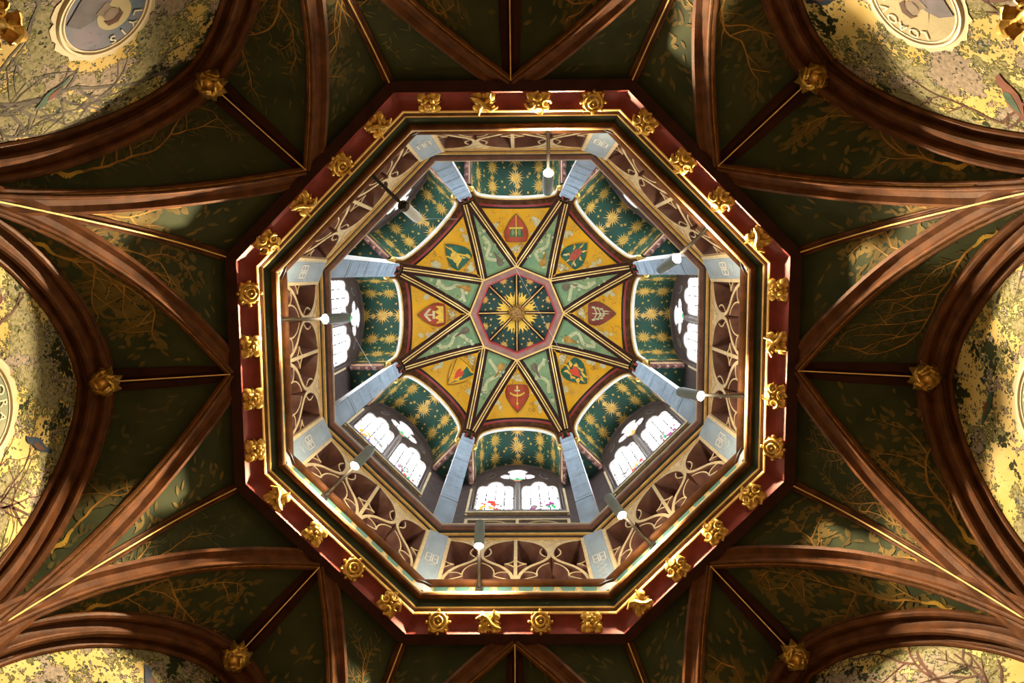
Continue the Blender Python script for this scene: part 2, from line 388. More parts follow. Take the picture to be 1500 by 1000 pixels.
def plant(fn, rnd, style, t_start, s_start):
    "a painted branch rising from a gilded curl near the springing"
    br, lv, cu = G(), G(), G()
    fb, fl, fc = painter(fn, .004), painter(fn, .0025), painter(fn, .005)
    def grow(s, t, a, ln, w, depth):
        path = [(s, t)]; n = max(3, int(ln / .05))
        for i in range(n):
            ms, mt = scaled(fn, s, t); a += rnd.uniform(-.28, .28)
            s2, t2 = s + math.cos(a) * .05 / ms, t + math.sin(a) * .05 / mt
            if not (.08 < s2 < .92 and .03 < t2 < .93): a += rnd.choice((-.9, .9)); continue
            s, t = s2, t2; path.append((s, t))
            for q in range(3 if style != 'thorn' else 2):
                la = a + rnd.choice((-1, 1)) * rnd.uniform(.5, 1.1)
                if style == 'needle': leaf(lv, fl, s, t, la, rnd.uniform(.05, .09), .0045)
                elif style == 'broad': leaf(lv, fl, s + rnd.uniform(-.04, .04), t, la, rnd.uniform(.05, .085), rnd.uniform(.011, .017))
                else: leaf(lv, fl, s + rnd.uniform(-.06, .06), t + rnd.uniform(-.02, .02), la + rnd.uniform(-.6, .6), rnd.uniform(.04, .07), rnd.uniform(.009, .018))
            if depth < 2 and i % 2 == 1 and rnd.random() < .75: grow(s, t, a + rnd.choice((-1, 1)) * rnd.uniform(.5, .9), ln * rnd.uniform(.35, .6), w * .6, depth + 1)
            if style == 'thorn' and rnd.random() < .5:
                leaf(br, fb, s, t, a + rnd.choice((-1, 1)) * 1.0, .03, .0025)
        if len(path) > 1: stroke(br, fb, path, w, w * .45)
    ms, mt = scaled(fn, s_start, t_start)
    path = [(s_start + .10 * math.sin(i * .75) * (1 - i / 12) , t_start + i * .016 / mt) for i in range(12)]
    stroke(cu, fc, path[:6], .004, .017); stroke(cu, fc, path[5:], .017, .008)
    grow(path[-1][0], path[-1][1], PI / 2 + rnd.uniform(-.2, .2), .8, .0075, 0)
    if rnd.random() < .8: grow(path[-1][0], path[-1][1], PI / 2 + rnd.uniform(-.6, .6), .45, .005, 1)
    for i in range(110):
        leaf(lv, fl, rnd.uniform(.08, .92), rnd.uniform(.3, .94), rnd.uniform(0, 6.28), rnd.uniform(.045, .08), .005 if style == 'needle' else rnd.uniform(.009, .015))
    return br, lv, cu

ceiling = empty('ceiling', (0, 0, 4.8), kind='structure')
ceiling.location = (0, 0, Z0)
for k in range(8):
    for sg in (-1, 1):
        for kind, fn in (('a', cell_a(sg)), ('b', cell_b(sg))):
            rnd = random.Random(100 * k + 10 * sg + (kind == 'b'))
            g = G().grid(fn, 16, 34)
            w = link('painted_web', g.mesh('painted_web', 'vault_green', smooth=80), ceiling, CORN[k])
            style = ['needle', 'thorn', 'broad'][(k + (kind == 'b') + (sg > 0)) % 3]
            br, lv, cu = plant(fn, rnd, style, .36 if kind == 'a' else .46, .5 if kind == 'a' else .42)
            link('painted_leaves', lv.mesh('painted_leaves', 'leaf_olive' if rnd.random() < .7 else 'leaf_dark', smooth=0), w)
            link('painted_branch', br.mesh('painted_branch', 'branch_gold', smooth=0), w)
            link('painted_curl', cu.mesh('painted_curl', 'curl_gold', smooth=0), w)

# ------------------------------------------------ walls: a mural under each arch, with a portrait medallion
def arch_half(h, inset=.05):
    "half width of the mural at height h"
    lo, hi = 0.0, 1.0
    for _ in range(30):
        m = (lo + hi) / 2
        if interp(AH, m) < h + inset * .8: lo = m
        else: hi = m
    return max(interp(AT, (lo + hi) / 2) - .03, 0)
APL = 2.70
def wall_fn(off): return lambda t, h: Vector((APL - off, t, h))
def disc_pts(c, r, n=40, sx=1.0): return [(c[0] + r * sx * math.cos(2 * PI * i / n), c[1] + r * math.sin(2 * PI * i / n)) for i in range(n)]
def mural_tree(g, rnd, x0, h0, a, ln, w, depth=0):
    n = max(3, int(ln / .07)); path = [(x0, h0)]
    for i in range(n):
        a += rnd.uniform(-.35, .35); x0 += math.cos(a) * .07; h0 += math.sin(a) * .07
        if abs(x0) > arch_half(h0) - .06 or h0 > 4.28 or math.hypot(x0, h0 - 3.5) < .33: break
        path.append((x0, h0))
        if depth < 3 and rnd.random() < .45: mural_tree(g, rnd, x0, h0, a + rnd.choice((-1, 1)) * rnd.uniform(.5, 1.1), ln * .55, w * .6, depth + 1)
    for i in range(len(path) - 1):
        (xa, ha), (xb, hb) = path[i], path[i + 1]; L = math.hypot(xb - xa, hb - ha); nx, ny = -(hb - ha) / L, (xb - xa) / L
        wa = w * (1 - .6 * i / len(path)); wb = w * (1 - .6 * (i + 1) / len(path)); f = wall_fn(.006)
        g.add([f(xa - nx * wa, ha - ny * wa), f(xa + nx * wa, ha + ny * wa), f(xb + nx * wb, hb + ny * wb), f(xb - nx * wb, hb - ny * wb)], [(0, 1, 2, 3)])
BIRD = [(-.16, .02), (-.13, .05), (-.09, .055), (-.05, .035), (.0, .04), (.06, .03), (.12, .0), (.22, -.05), (.21, -.075), (.11, -.05), (.05, -.06), (.04, -.09), (.03, -.06), (-.02, -.055), (-.07, -.03), (-.11, .0)]
WING = [(-.04, .03), (.02, .035), (.09, .0), (.13, -.035), (.05, -.025), (-.02, -.01)]
def bird(cx, ch, s, a, mir=1):
    c, d = math.cos(a), math.sin(a)
    tr = lambda pts: [(cx + s * (mir * x * c - y * d), ch + s * (mir * x * d + y * c)) for x, y in pts]
    return tr(BIRD), tr(WING)
PORT = ['portrait_teal', 'portrait_sage', 'portrait_sage', 'portrait_blue', 'portrait_teal', 'portrait_blue', 'portrait_sage', 'portrait_sage']
BIRDS = {7: [(-.30, 4.02, .9, 2.2, 1, 'bird_blue'), (.62, 3.45, 1.2, .5, 1, 'bird_red'), (-.48, 3.8, .8, 1.2, -1, 'bird_blue')],
         4: [(-.28, 3.95, .9, 2.4, 1, 'bird_blue'), (.5, 3.7, .8, .6, -1, 'bird_red')],
         3: [(-.45, 3.55, 1.1, .2, 1, 'bird_red'), (.3, 3.95, 1.0, .4, -1, 'bird_blue')],
         0: [(.1, 4.02, .8, .6, 1, 'bird_teal')], 1: [(-.2, 3.9, .9, .3, 1, 'bird_teal')], 5: [(.42, 3.75, .9, 2.0, 1, 'bird_blue'), (-.5, 3.6, .8, .4, 1, 'bird_teal')]}
LETTERS = {7: 'LOAOVSP', 5: 'LYIS', 4: 'ORA', 0: 'AMO'}
for k in range(8):
    rnd = random.Random(900 + k)
    g = G(); hw = APL * TAN
    g.add([(APL, -hw, -Z0), (APL, hw, -Z0), (APL, hw, 4.62), (APL, -hw, 4.62), (APL + .12, -hw, -Z0), (APL + .12, hw, -Z0), (APL + .12, hw, 4.62), (APL + .12, -hw, 4.62)],
          [(0, 1, 2, 3), (7, 6, 5, 4), (0, 4, 5, 1), (3, 2, 6, 7), (0, 3, 7, 4), (1, 5, 6, 2)])
    wl = link('wall_' + WALLS[k], g.mesh('wall', 'wall_low', smooth=0), None, SIDE[k], (0, 0, Z0)); tag(wl, kind='structure')
    g = G(); f = wall_fn(.012)
    hs = [2.6 + 1.78 * (1 - (1 - j / 30) ** 1.6) for j in range(31)]
    g.grid(lambda u, v: f((u * 2 - 1) * arch_half(hs[round(v * 30)]), hs[round(v * 30)]), 16, 30)
    mu = link('mural', g.mesh('mural', 'mural', smooth=0), wl)
    tr = G(); f0 = f
    wall_off = wall_fn
    for q in range(3): mural_tree(tr, rnd, rnd.uniform(-.8, .8), rnd.uniform(2.75, 3.2), PI / 2 + rnd.uniform(-.5, .5), 1.1, .013)
    if k in (1, 3, 5): mural_tree(tr, rnd, -.75, 3.2, .9, 1.0, .017)
    for i, v in enumerate(tr.v): tr.v[i] = (APL - .0145, v[1], v[2])
    if tr.v: link('painted_tree', tr.mesh('painted_tree', 'bark' if k != 5 else 'bark_grey', smooth=0), mu)
    for bx, bh, bs, ba, bmir, bm_ in BIRDS.get(k, []):
        b1, b2 = bird(bx, bh, bs * .72, ba, bmir)
        link('painted_bird', G().poly(b1, wall_fn(.017)).mesh('painted_bird', bm_, smooth=0), mu)
        link('painted_wing', G().poly(b2, wall_fn(.0185)).mesh('painted_wing', {'bird_blue': 'bark', 'bird_red': 'bird_teal', 'bird_teal': 'bird_red'}[bm_], smooth=0), mu)
    # medallion: moulded rings round a painted field
    Rm = .29 if k in (0, 4) else .255; hc = 3.5
    hr = [Rm * (1.10 + .04 * (i % 2) + .03 * math.sin(i * 1.7)) for i in range(56)]
    link('painted_halo', G().poly([(r * math.cos(2 * PI * i / 56), hc + r * math.sin(2 * PI * i / 56)) for i, r in enumerate(hr)], wall_fn(.0155)).mesh('painted_halo', 'halo_pale', smooth=0), mu)
    md = link('medallion', G().poly(disc_pts((0, hc), Rm * .86), wall_fn(.018)).mesh('medallion', PORT[k], smooth=0), wl)
    for r0, wd, mm in ((Rm * .88, .007, 'ring_pale'), (Rm * .97, .012, 'ring_pale')):
        pts = [Vector((APL - .016, r0 * math.cos(a), hc + r0 * math.sin(a))) for a in [2 * PI * i / 48 for i in range(49)]]
        link('medallion_ring', G().tube(pts, wd, 6).mesh('medallion_ring', mm), md)
    if True:      # a painted head and shoulders inside
        for nm, mm, sh_, of in (('painted_halo', 'portrait_sage', [disc_pts((.02, hc + .04), .095, 24)], .0205), ('painted_robe', 'robe_dim', [[(-.15, hc - .15), (-.13, hc - .07), (-.06, hc - .035), (.06, hc - .035), (.12, hc - .07), (.15, hc - .15), (.0, hc - .19)]], .022),
                               ('painted_face', 'flesh_dim', [disc_pts((.01, hc + .025), .05, 20, .8), [(-.02, hc - .01), (.04, hc - .01), (.05, hc - .06), (-.03, hc - .06)]], .0235), ('painted_hair', 'bark', [[(-.04, hc + .02), (-.045, hc + .06), (.0, hc + .09), (.05, hc + .075), (.062, hc + .02), (.045, hc + .05), (.0, hc + .055)]], .025)):
            g = G()
            for q in sh_: g.poly(q, wall_fn(of))
            link(nm, g.mesh(nm, mm, smooth=0), md)
    if k in LETTERS:
        for i, ch in enumerate(LETTERS[k]):
            cd = bpy.data.curves.new('letter', 'FONT'); cd.body = ch; cd.size = .075; cd.align_x = 'CENTER'; cd.align_y = 'CENTER'; cd.extrude = .001
            cd.materials.append(MATS['ring_pale'])
            o = bpy.data.objects.new('letter', cd); COL.objects.link(o); o.parent = md
            aa = PI / 2 + (i - (len(LETTERS[k]) - 1) / 2) * .36
            rr = Rm * .70
            # the letters run round the rim, readable by someone standing on the floor and looking at the wall
            M = Matrix(((0, 0, -1, APL - .024), (-1, 0, 0, rr * math.cos(aa)), (0, 1, 0, hc + rr * math.sin(aa)), (0, 0, 0, 1)))
            o.matrix_local = M @ Matrix.Rotation(PI / 2 - aa, 4, 'Z')

# ================================================================== ribs of the lower vault
KEEL = [(-.095, -.085), (-.085, -.062), (-.05, -.058), (-.026, -.035)] + arc((-.014, -.012), .013, 200, 50, 4) + [(0, -.006)] + arc((.014, -.012), .013, 130, -20, 4) + [(.026, -.035), (.05, -.058), (.085, -.062), (.095, -.085)]
SHARP = [(-.09, -.085), (-.08, -.062), (-.045, -.055), (-.03, -.04)] + arc((-.023, -.03), .010, 170, 40, 3) + [(-.008, -.02), (-.006, -.001), (.006, -.001), (.008, -.02)] + arc((.023, -.03), .010, 140, 10, 3) + [(.03, -.04), (.045, -.055), (.08, -.062), (.09, -.085)]
def plane_sweep(fn, prof, n=26, u0=0.0):
    pts = [fn(u0 + (1 - u0) * i / n) for i in range(n + 1)]
    d = fn(1) - fn(0); e = Vector((d.x, d.y, 0)).normalized(); u = Vector((0, 0, 1)).cross(e)
    ws = []
    for i in range(n + 1):
        t = (pts[min(i + 1, n)] - pts[max(i - 1, 0)]).normalized(); ws.append(e * t.z - Vector((0, 0, 1)) * t.dot(e))
    return G().sweep(pts, [u] * (n + 1), ws, prof)
ARCHP = [(-.02, -.10), (.0, .085)] + arc((.016, .085), .016, 120, -60, 4) + [(.030, .045), (.048, .035)] + arc((.07, .045), .024, 170, -20, 5) + [(.088, .015), (.098, -.01), (.112, -.008)] + arc((.132, -.02), .022, 150, -50, 5) + [(.135, -.06), (.14, -.075), (.15, -.08), (.152, -.10)]
def arch_sweep(sg, n=24):
    pts = [P_arch(i / n, sg) for i in range(n + 1)]; a = sg * rad(22.5)
    nrm = Vector((math.cos(a), math.sin(a), 0)); tg = Vector((-math.sin(a), math.cos(a), 0))
    ws = []
    for i in range(n + 1):
        t = (pts[min(i + 1, n)] - pts[max(i - 1, 0)]).normalized()
        w = nrm.cross(t); w.normalize()
        inside = tg * sg * -1 * (-1) if False else None
        c = Vector((APW * math.cos(a), APW * math.sin(a), 2.6)) - pts[i]
        if w.dot(c) < 0: w = -w
        ws.append(w)
    return G().sweep([p + nrm * .08 for p in pts], [-nrm] * (n + 1), ws, ARCHP)
cb = (RS, 0, 2.8)
rib_kit = [('diagonal_rib', plane_sweep(P_vert, SHARP).mesh('diagonal_rib', 'wood', cb)),
           ('gilded_fillet', plane_sweep(P_vert, [(-.004, -.004), (-.004, .003), (.004, .003), (.004, -.004)]).mesh('gilded_fillet', 'gold_line', cb))]
for sg in (-1, 1):
    rib_kit.append(('side_rib', plane_sweep(lambda u: P_tier(u, sg), KEEL).mesh('side_rib', 'wood', cb), [('gilded_edge', plane_sweep(lambda u: P_tier(u, sg), [(-.003, -.008), (-.003, -.001), (.003, -.001), (.003, -.008)], u0=.45).mesh('gilded_edge', 'gold_dull', cb))]))
    rib_kit.append(('wall_arch_rib', arch_sweep(sg).mesh('wall_arch_rib', 'wood', cb)))
g = G()
g.lathe((RS + .06, 0, 0), (0, 0, 1), [(.0, 2.2), (.05, 2.2), (.09, 2.4), (.07, 2.44), (.12, 2.6), (.16, 2.78), (.15, 2.8), (.0, 2.8)], 10)
rib_kit.append(('springer', g.mesh('springer', 'wood', cb)))
for k in range(8):
    place(rib_kit, 'rib_cluster', cb, CORN[k], label='fan of moulded brown ribs springing ' + BET(k), cat='vault ribs', group='rib fans of the lower vault')

# ridge ribs with a gilded boss at the outer end
def P_ridge(u): return Vector((1.9 + (2.56 - 1.9) * u, 0, 4.76 - .315 * u))
def ridge_sweep(prof, n=10):
    pts = [P_ridge(i / n) for i in range(n + 1)]
    return G().sweep(pts, [Vector((0, 1, 0))] * (n + 1), [Vector((-.2, 0, -1)).normalized()] * (n + 1), prof)
rb = (1.9, 0, 4.76)
ridge_kit = [('rib_moulding', ridge_sweep([(-.075, -.09), (-.07, -.055), (-.06, -.05), (-.02, -.03), (-.006, -.002), (.006, -.002), (.02, -.03), (.06, -.05), (.07, -.055), (.075, -.09)]).mesh('rib_moulding', 'wood_dark', rb)),
             ('gilded_fillet', ridge_sweep([(-.0035, -.004), (-.0035, .002), (.0035, .002), (.0035, -.004)]).mesh('gilded_fillet', 'gold_line', rb))]
for k in range(8):
    place(ridge_kit, 'ridge_rib', rb, SIDE[k], label='dark ridge rib with thin gold line below the ' + SH[k], cat='vault rib', group='ridge ribs of the lower vault')

def leaf3(g, o, ax, out, ln, wd, lift, curl, n=5):
    "carved leaf: from o along out, lifting along ax, tip curling back"
    o, ax, out = Vector(o), Vector(ax).normalized(), Vector(out).normalized(); sd = ax.cross(out); V = []; F = []
    for i in range(n + 1):
        u = i / n; w = wd * math.sin(PI * (u * .82 + .14)) * (1 + .18 * (i % 2)); z = lift * math.sin(PI * min(u * 1.0, 1)) - curl * u * u
        c = o + out * ln * u + ax * z
        V += [c - sd * w - ax * wd * .35, c + ax * wd * .12, c + sd * w - ax * wd * .35]
    for i in range(n):
        a = 3 * i; F += [(a, a + 1, a + 4, a + 3), (a + 1, a + 2, a + 5, a + 4)]
    V2 = [v - ax * .008 for v in V]; m = len(V)
    F += [tuple(q + m for q in reversed(f)) for f in F]
    # rim
    ring = [3 * i for i in range(n + 1)] + [3 * n + 1] + [3 * i + 2 for i in range(n, -1, -1)] + [1]
    F += [(ring[i], ring[(i + 1) % len(ring)], ring[(i + 1) % len(ring)] + m, ring[i] + m) for i in range(len(ring))]
    g.add(V + V2, F)
def boss_mesh(seed, base):
    rnd = random.Random(seed); g = G(); c = Vector((2.56, 0, 4.42)); ax = Vector((-.45, 0, -1)).normalized()
    u = ax.orthogonal().normalized(); w = ax.cross(u)
    g.ball(c - ax * .0, .062, 2)
    for ring, (n, zz, ln, tw) in enumerate(((8, -.01, .085, .6), (6, .04, .07, .9), (4, .065, .045, 1.2))):
        for i in range(n):
            a = 2 * PI * i / n + ring * .4 + rnd.uniform(-.15, .15); d = u * math.cos(a) + w * math.sin(a)
            dd = d * math.cos(tw * .5) + ax.cross(d) * math.sin(tw * .5)
            leaf3(g, c + ax * zz + d * .022, ax, dd, ln, .026, .035, .03)
    return g.mesh('carved_foliage', 'gold', base)
BOSSW = ['under the brown tree shield, round and leafy', 'under the flaming heart shield, with a long curled leaf', 'under the red anchor shield', 'under the black-banded shield, tall and scrolled', 'under the gold crown shield, of twisted leaves', 'near the blue medallion', 'under the sword shield', 'near the pale lettered medallion']
for k in range(8):
    bb = (2.56, 0, 4.42)
    place([('carved_foliage', boss_mesh(40 + k, bb))], 'vault_boss', bb, SIDE[k], label='gilded foliage boss at arch crown ' + BOSSW[k].split(',')[0], cat='boss', group='gilded bosses at the arch crowns')

# ================================================================== the cornice round the lantern opening
corn = empty('cornice', (0, 0, 4.76), label='eight-sided red cornice with gilded rosettes round the lantern opening', cat='cornice')
def child8(name, g, m, parent, hbase, subs=(), smooth=35):
    me = g.mesh(name, m, (0, 0, hbase), smooth); sm = [(n, gg.mesh(n, mm, (0, 0, hbase))) for n, gg, mm in subs]; out = []
    for k in range(8):
        o = link(name, me, parent, SIDE[k]); out.append(o)
        for n, q in sm: link(n, q, o)
    return out
child8('frame_band', oct_piece([(1.835, 4.775), (1.905, 4.765), (1.905, 4.85), (1.835, 4.85)]), 'wood_dark', corn, 4.76)
cove = [(1.831 - .094 * (1 - math.cos(rad(90 * i / 8))), 4.785 + .088 * math.sin(rad(90 * i / 8))) for i in range(9)]
child8('cove_panel', oct_piece([(1.836, 4.775)] + cove + [(1.737, 4.90), (1.85, 4.90), (1.85, 4.79)]), 'crimson', corn, 4.76, smooth=50)
child8('gold_bead', oct_piece([(1.740, 4.872), (1.730, 4.880), (1.728, 4.890), (1.733, 4.902), (1.75, 4.90)]), 'gold_line', corn, 4.76, smooth=60)
child8('brown_fillet', oct_piece([(1.735, 4.895), (1.722, 4.905), (1.712, 4.918), (1.735, 4.93)]), 'wood', corn, 4.76)
child8('gilded_fillet', oct_piece([(1.714, 4.914), (1.708, 4.920), (1.708, 4.930), (1.72, 4.93)]), 'gold_line', corn, 4.76)
child8('green_hollow', oct_piece([(1.711, 4.928), (1.696, 4.955), (1.676, 4.972), (1.665, 4.975), (1.665, 5.02), (1.73, 5.02)]), 'green_hollow', corn, 4.76, smooth=60)
child8('brown_roll', oct_piece([(1.672, 4.972)] + arc((1.655, 4.985), .020, 300, 130, 6) + [(1.66, 5.02)]), 'wood', corn, 4.76, smooth=60)
child8('inner_gold_edge', oct_piece([(1.640, 4.990), (1.633, 4.996), (1.632, 5.008), (1.645, 5.012)]), 'gold_line', corn, 4.76)
def rosette(v):
    g = G(); c = Vector((1.786, 0, 4.842)); ax = Vector((-.68, 0, -.73)).normalized(); u = Vector((0, 1, 0)); w = ax.cross(u)
    K = 1.28
    def d(a): return (u * math.cos(a) + w * math.sin(a)) * K
    def tor(r, q, z=.0, a0=0, a1=2 * PI, n=16): g.tube([c + ax * z + d(a0 + (a1 - a0) * i / n) * r for i in range(n + 1)], q, 5)
    for i in range(4):
        leaf3(g, c - ax * .006, ax, d(PI / 4 + i * PI / 2), (.098 if v != 1 else .088) * K, .031, .034, .02, 6)
        leaf3(g, c - ax * .004, ax, d(i * PI / 2), .066 * K, .019, .024, .012)
    if v == 0:
        for i in range(4): leaf3(g, c + ax * .012, ax, d(PI / 4 + i * PI / 2), .055, .020, .02, -.01)
        g.ball(c + ax * .03, .016, 1)
    elif v == 1:
        tor(.046, .010, .026); tor(.024, .008, .036); g.ball(c + ax * .034, .013, 1)
        for i in range(8): g.ball(c + d(i * PI / 4) * .062 + ax * .018, .014, 1)
    elif v == 2:
        for i in range(4):
            a = i * PI / 2; q = c + d(a) * .04
            g.tube([q + ax * (.022 + .012 * math.sin(t * .4)) + d(a + t * .75) * (.026 - t * .0016) for t in range(9)], [.010] * 5 + [.008, .007, .006, .004], 5)
        g.ball(c + ax * .028, .018, 1, (1, 1, .8))
    else:
        g.tube([c + ax * .034 + d(a) * r for a, r in ((2.6, .075), (2.4, .045), (2.2, .015), (5.3, .02), (5.6, .05), (6.1, .075))], [.006, .013, .016, .016, .013, .006], 6)
        g.tube([c + ax * .026 + d(a) * r for a, r in ((1.0, .07), (.8, .04), (4.0, .03), (4.3, .07))], [.006, .013, .013, .006], 6)
    g.tube([c - ax * .03, c - ax * .01, c + ax * .008], [.03, .03, .016], 8)
    return g.mesh('rosette', 'gold', (0, 0, 4.76), smooth=50)
ROS = [rosette(v) for v in range(4)]
for k in range(8):
    for j, t in enumerate((-.54, -.18, .18, .54)):
        o = link('rosette', ROS[(j * 3 + k * 2 + (k * j) % 3) % 4], corn, SIDE[k], (-math.sin(SIDE[k]) * t, math.cos(SIDE[k]) * t, 0))

# ================================================================== gallery: sill, traceried panels, piers, rail
sill = empty('gallery_sill', (0, 0, 5.0), label='brown sill with painted scallop border just above the red cornice', cat='sill')
child8('scallop_band', oct_piece([(1.705, 5.01), (1.705, 5.25), (1.80, 5.25), (1.80, 5.01)]), 'blue_pale', sill, 5.0)
child8('sill_shelf', oct_piece([(1.65, 5.005), (1.71, 5.005), (1.71, 5.018), (1.65, 5.018)]), 'wood_dark', sill, 5.0)
child8('sill_rail', oct_piece([(1.71, 5.24)] + arc((1.695, 5.275), .035, 260, 100, 6) + [(1.72, 5.335), (1.80, 5.335), (1.80, 5.24)]), 'wood', sill, 5.0, smooth=60)
sy, stl = G(), G()
for i in range(8):
    c = -.56 + .16 * i
    sy.poly([(c + .078 * math.cos(a), 5.235 - .155 * math.sin(a)) for a in [PI * j / 10 for j in range(11)]], lambda x, y: Vector((1.7025, x, y)))
    stl.poly([(c + .058 * math.cos(a), 5.235 - .115 * math.sin(a)) for a in [PI * j / 10 for j in range(11)]], lambda x, y: Vector((1.7015, x, y)))
    stl.poly([(c + .08, 5.11), (c + .115, 5.04), (c + .045, 5.04)], lambda x, y: Vector((1.7030, x, y)))
for o in [c for c in sill.children if c.name.startswith('scallop_band')]:
    link('yellow_scallops', sy.mesh('yellow_scallops', 'scallop_yellow', (0, 0, 5.0), 0), o); break
mY = sy.mesh('yellow_scallops', 'scallop_yellow', (0, 0, 5.0), 0); mT = stl.mesh('teal_scallops', 'scallop_teal', (0, 0, 5.0), 0)
for o in [c for c in sill.children if c.name.startswith('scallop_band')]:
    if not len(o.children): link('yellow_scallops', mY, o)
    link('teal_scallops', mT, o)
# corner blocks of the sill
g = G(); g.add([(1.757, 0, 5.012), (1.80, -.13, 5.012), (1.80, .13, 5.012), (1.815, 0, 5.24), (1.83, -.10, 5.24), (1.83, .10, 5.24), (1.95, 0, 5.012), (1.95, 0, 5.24)],
      [(0, 1, 4, 3), (0, 3, 5, 2), (0, 2, 6, 1), (3, 4, 7, 5), (1, 6, 7, 4), (2, 5, 7, 6)])
me = g.mesh('corner_block', 'blue_pale', (0, 0, 5.0), 0)
for k in range(8): link('corner_block', me, sill, CORN[k])

AT0 = 1.73
FLANK = [(-.07, .19), (-.034, .07), (-.016, .004), (.016, .004), (.034, .07), (.07, .19)]
FRONT = [(-.0145, .008), (-.0145, 0), (.0145, 0), (.0145, .008)]
THIN = [(-.0055, .008), (-.0055, 0), (.0055, 0), (.0055, .008)]
FLANKT = [(-.05, .15), (-.022, .05), (-.006, .004), (.006, .004), (.022, .05), (.05, .15)]
def tr_sweep(g, path, prof):
    pts = [Vector((AT0, t, h)) for t, h in path]; n = len(pts); us = []
    for i in range(n):
        d = pts[min(i + 1, n - 1)] - pts[max(i - 1, 0)]; d.normalize(); us.append(Vector((1, 0, 0)).cross(d))
    g.sweep(pts, us, [Vector((1, 0, 0))] * n, prof)
tb = (AT0, 0, 5.34)
HB, HT, HP = 5.34, 6.28, 5.94
def both(paths, prof_f, prof_c, nb, nc):
    a, b = G(), G()
    for p in paths: tr_sweep(a, p, prof_f); tr_sweep(b, p, prof_c)
    return [(nb, a.mesh(nb, 'wood_plum', tb), [(nc, b.mesh(nc, 'cream', tb))])]
tkit = both([[(0, HB), (0, HT)]], FLANK, FRONT, 'mullion', 'cream_edge')
for sg in (-1, 1):
    tkit += both([[(sg * .60, HB), (sg * .60, HT)]], FLANK, FRONT, 'side_bar', 'cream_edge')
tkit += both([[(-.6, HT), (.6, HT)]], FLANK, FRONT, 'top_bar', 'cream_edge')
for sg in (-1, 1):
    tc = sg * .30
    low = []; up = []
    for s2 in (-1, 1):
        low = bez((tc + s2 * .012, HP), (tc + s2 * .012, HP - .12), (tc + s2 * .10, HP - .17), (tc + s2 * .17, HP - .24), 6)[:-1] + bez((tc + s2 * .17, HP - .24), (tc + s2 * .235, HP - .31), (tc + s2 * .285, HP - .42), (tc + s2 * .287, HB + .02), 6)
        tkit += both([low], FLANK, FRONT, 'ogee_rib', 'cream_edge')
        up = bez((tc + s2 * .012, HP), (tc + s2 * .012, HP + .16), (tc + s2 * .09, HT - .04), (tc + s2 * .26, HT - .012), 9)
        tkit += both([up], FLANK, FRONT, 'upper_rib', 'cream_edge')
        # cusps of the lower light
        cus = bez((tc + s2 * .262, HB + .22), (tc + s2 * .20, HB + .26), (tc + s2 * .135, HB + .235), (tc + s2 * .125, HB + .165), 6)
        cu2 = bez((tc + s2 * .125, HB + .165), (tc + s2 * .17, HB + .12), (tc + s2 * .24, HB + .11), (tc + s2 * .285, HB + .05), 6)
        cu3 = bez((tc + s2 * .125, HB + .165), (tc + s2 * .145, HB + .28), (tc + s2 * .09, HB + .38), (tc + s2 * .02, HB + .42), 6)
        for c_ in (cus, cu2, cu3): tkit += both([c_], FLANKT, THIN, 'cusp', 'pale_edge')
        # cusps of the eye: by the bar and under the pinch
        q = tc + s2 * .295
        e1 = bez((q, HP - .12), (q - s2 * .02, HP - .17), (q - s2 * .05, HP - .19), (q - s2 * .085, HP - .20), 5)
        e2 = bez((q, HP - .28), (q - s2 * .02, HP - .235), (q - s2 * .05, HP - .21), (q - s2 * .085, HP - .20), 5)
        e3 = bez((tc + s2 * .07, HP + .13), (tc + s2 * .10, HP + .07), (tc + s2 * .10, HP + .0), (tc + s2 * .045, HP - .05), 5)
        for c_ in (e1, e2, e3): tkit += both([c_], FLANKT, THIN, 'cusp', 'pale_edge')
    # carved spandrel between the two upper ribs
    g = G(); g.poly([(tc - .2, HT - .012), (tc - .1, HT - .05), (tc - .03, HP + .1), (tc, HP + .02), (tc + .03, HP + .1), (tc + .1, HT - .05), (tc + .2, HT - .012)], lambda x, y: Vector((AT0 + .006, x, y)))
    for i in range(9):
        t = tc + (i - 4) * .03; ln = .22 - abs(i - 4) * .045
        leaf3(g, (AT0 + .004, tc + (t - tc) * .3, HT - .16 + abs(i - 4) * .028), (-1, 0, 0), (0, (t - tc) * 1.4, .12), .10, .012, .01, .004, 3)
    tkit.append(('foliage_spandrel', g.mesh('foliage_spandrel', 'cream', tb)))
for k in range(8):
    place(tkit, 'tracery_panel', tb, SIDE[k], label='cream-edged brown tracery panel of ogees on the %s side' % SH[k], cat='tracery', group='tracery panels of the gallery')

# pier at each corner of the gallery
pb = (1.80, 0, 5.24)
g = G(); n = 10
prof = [(5.24, 1.80), (6.18, 1.80)] + [(6.18 + .24 * math.sin(rad(90 * i / 6)), 1.80 + .10 * (1 - math.cos(rad(90 * i / 6)))) for i in range(1, 7)]
for (h0, r0), (h1, r1) in zip(prof[:-1], prof[1:]):
    g.add([(r0, -.092, h0), (r0, .092, h0), (r1, .092, h1), (r1, -.092, h1)], [(0, 1, 2, 3)])
    for sg in (-1, 1): g.add([(r0, sg * .092, h0), (r0 + .1, sg * .11, h0), (r1 + .1, sg * .11, h1), (r1, sg * .092, h1)], [(0, 1, 2, 3)])
body = g.mesh('shaft', 'blue_grey', pb, 0)
g = G()
for sg in (-1, 1): g.box((1.798, sg * .070 - .004, 5.30), (1.802, sg * .070 + .004, 6.16))
edge_ = g.mesh('panel_edge', 'blue_mid', pb, 0)
fr = [G().box((1.797, sg * .102 - .014, 5.26), (1.85, sg * .102 + .014, 6.24)).mesh('cream_strip', 'cream', pb, 0) for sg in (-1, 1)]
g = G()
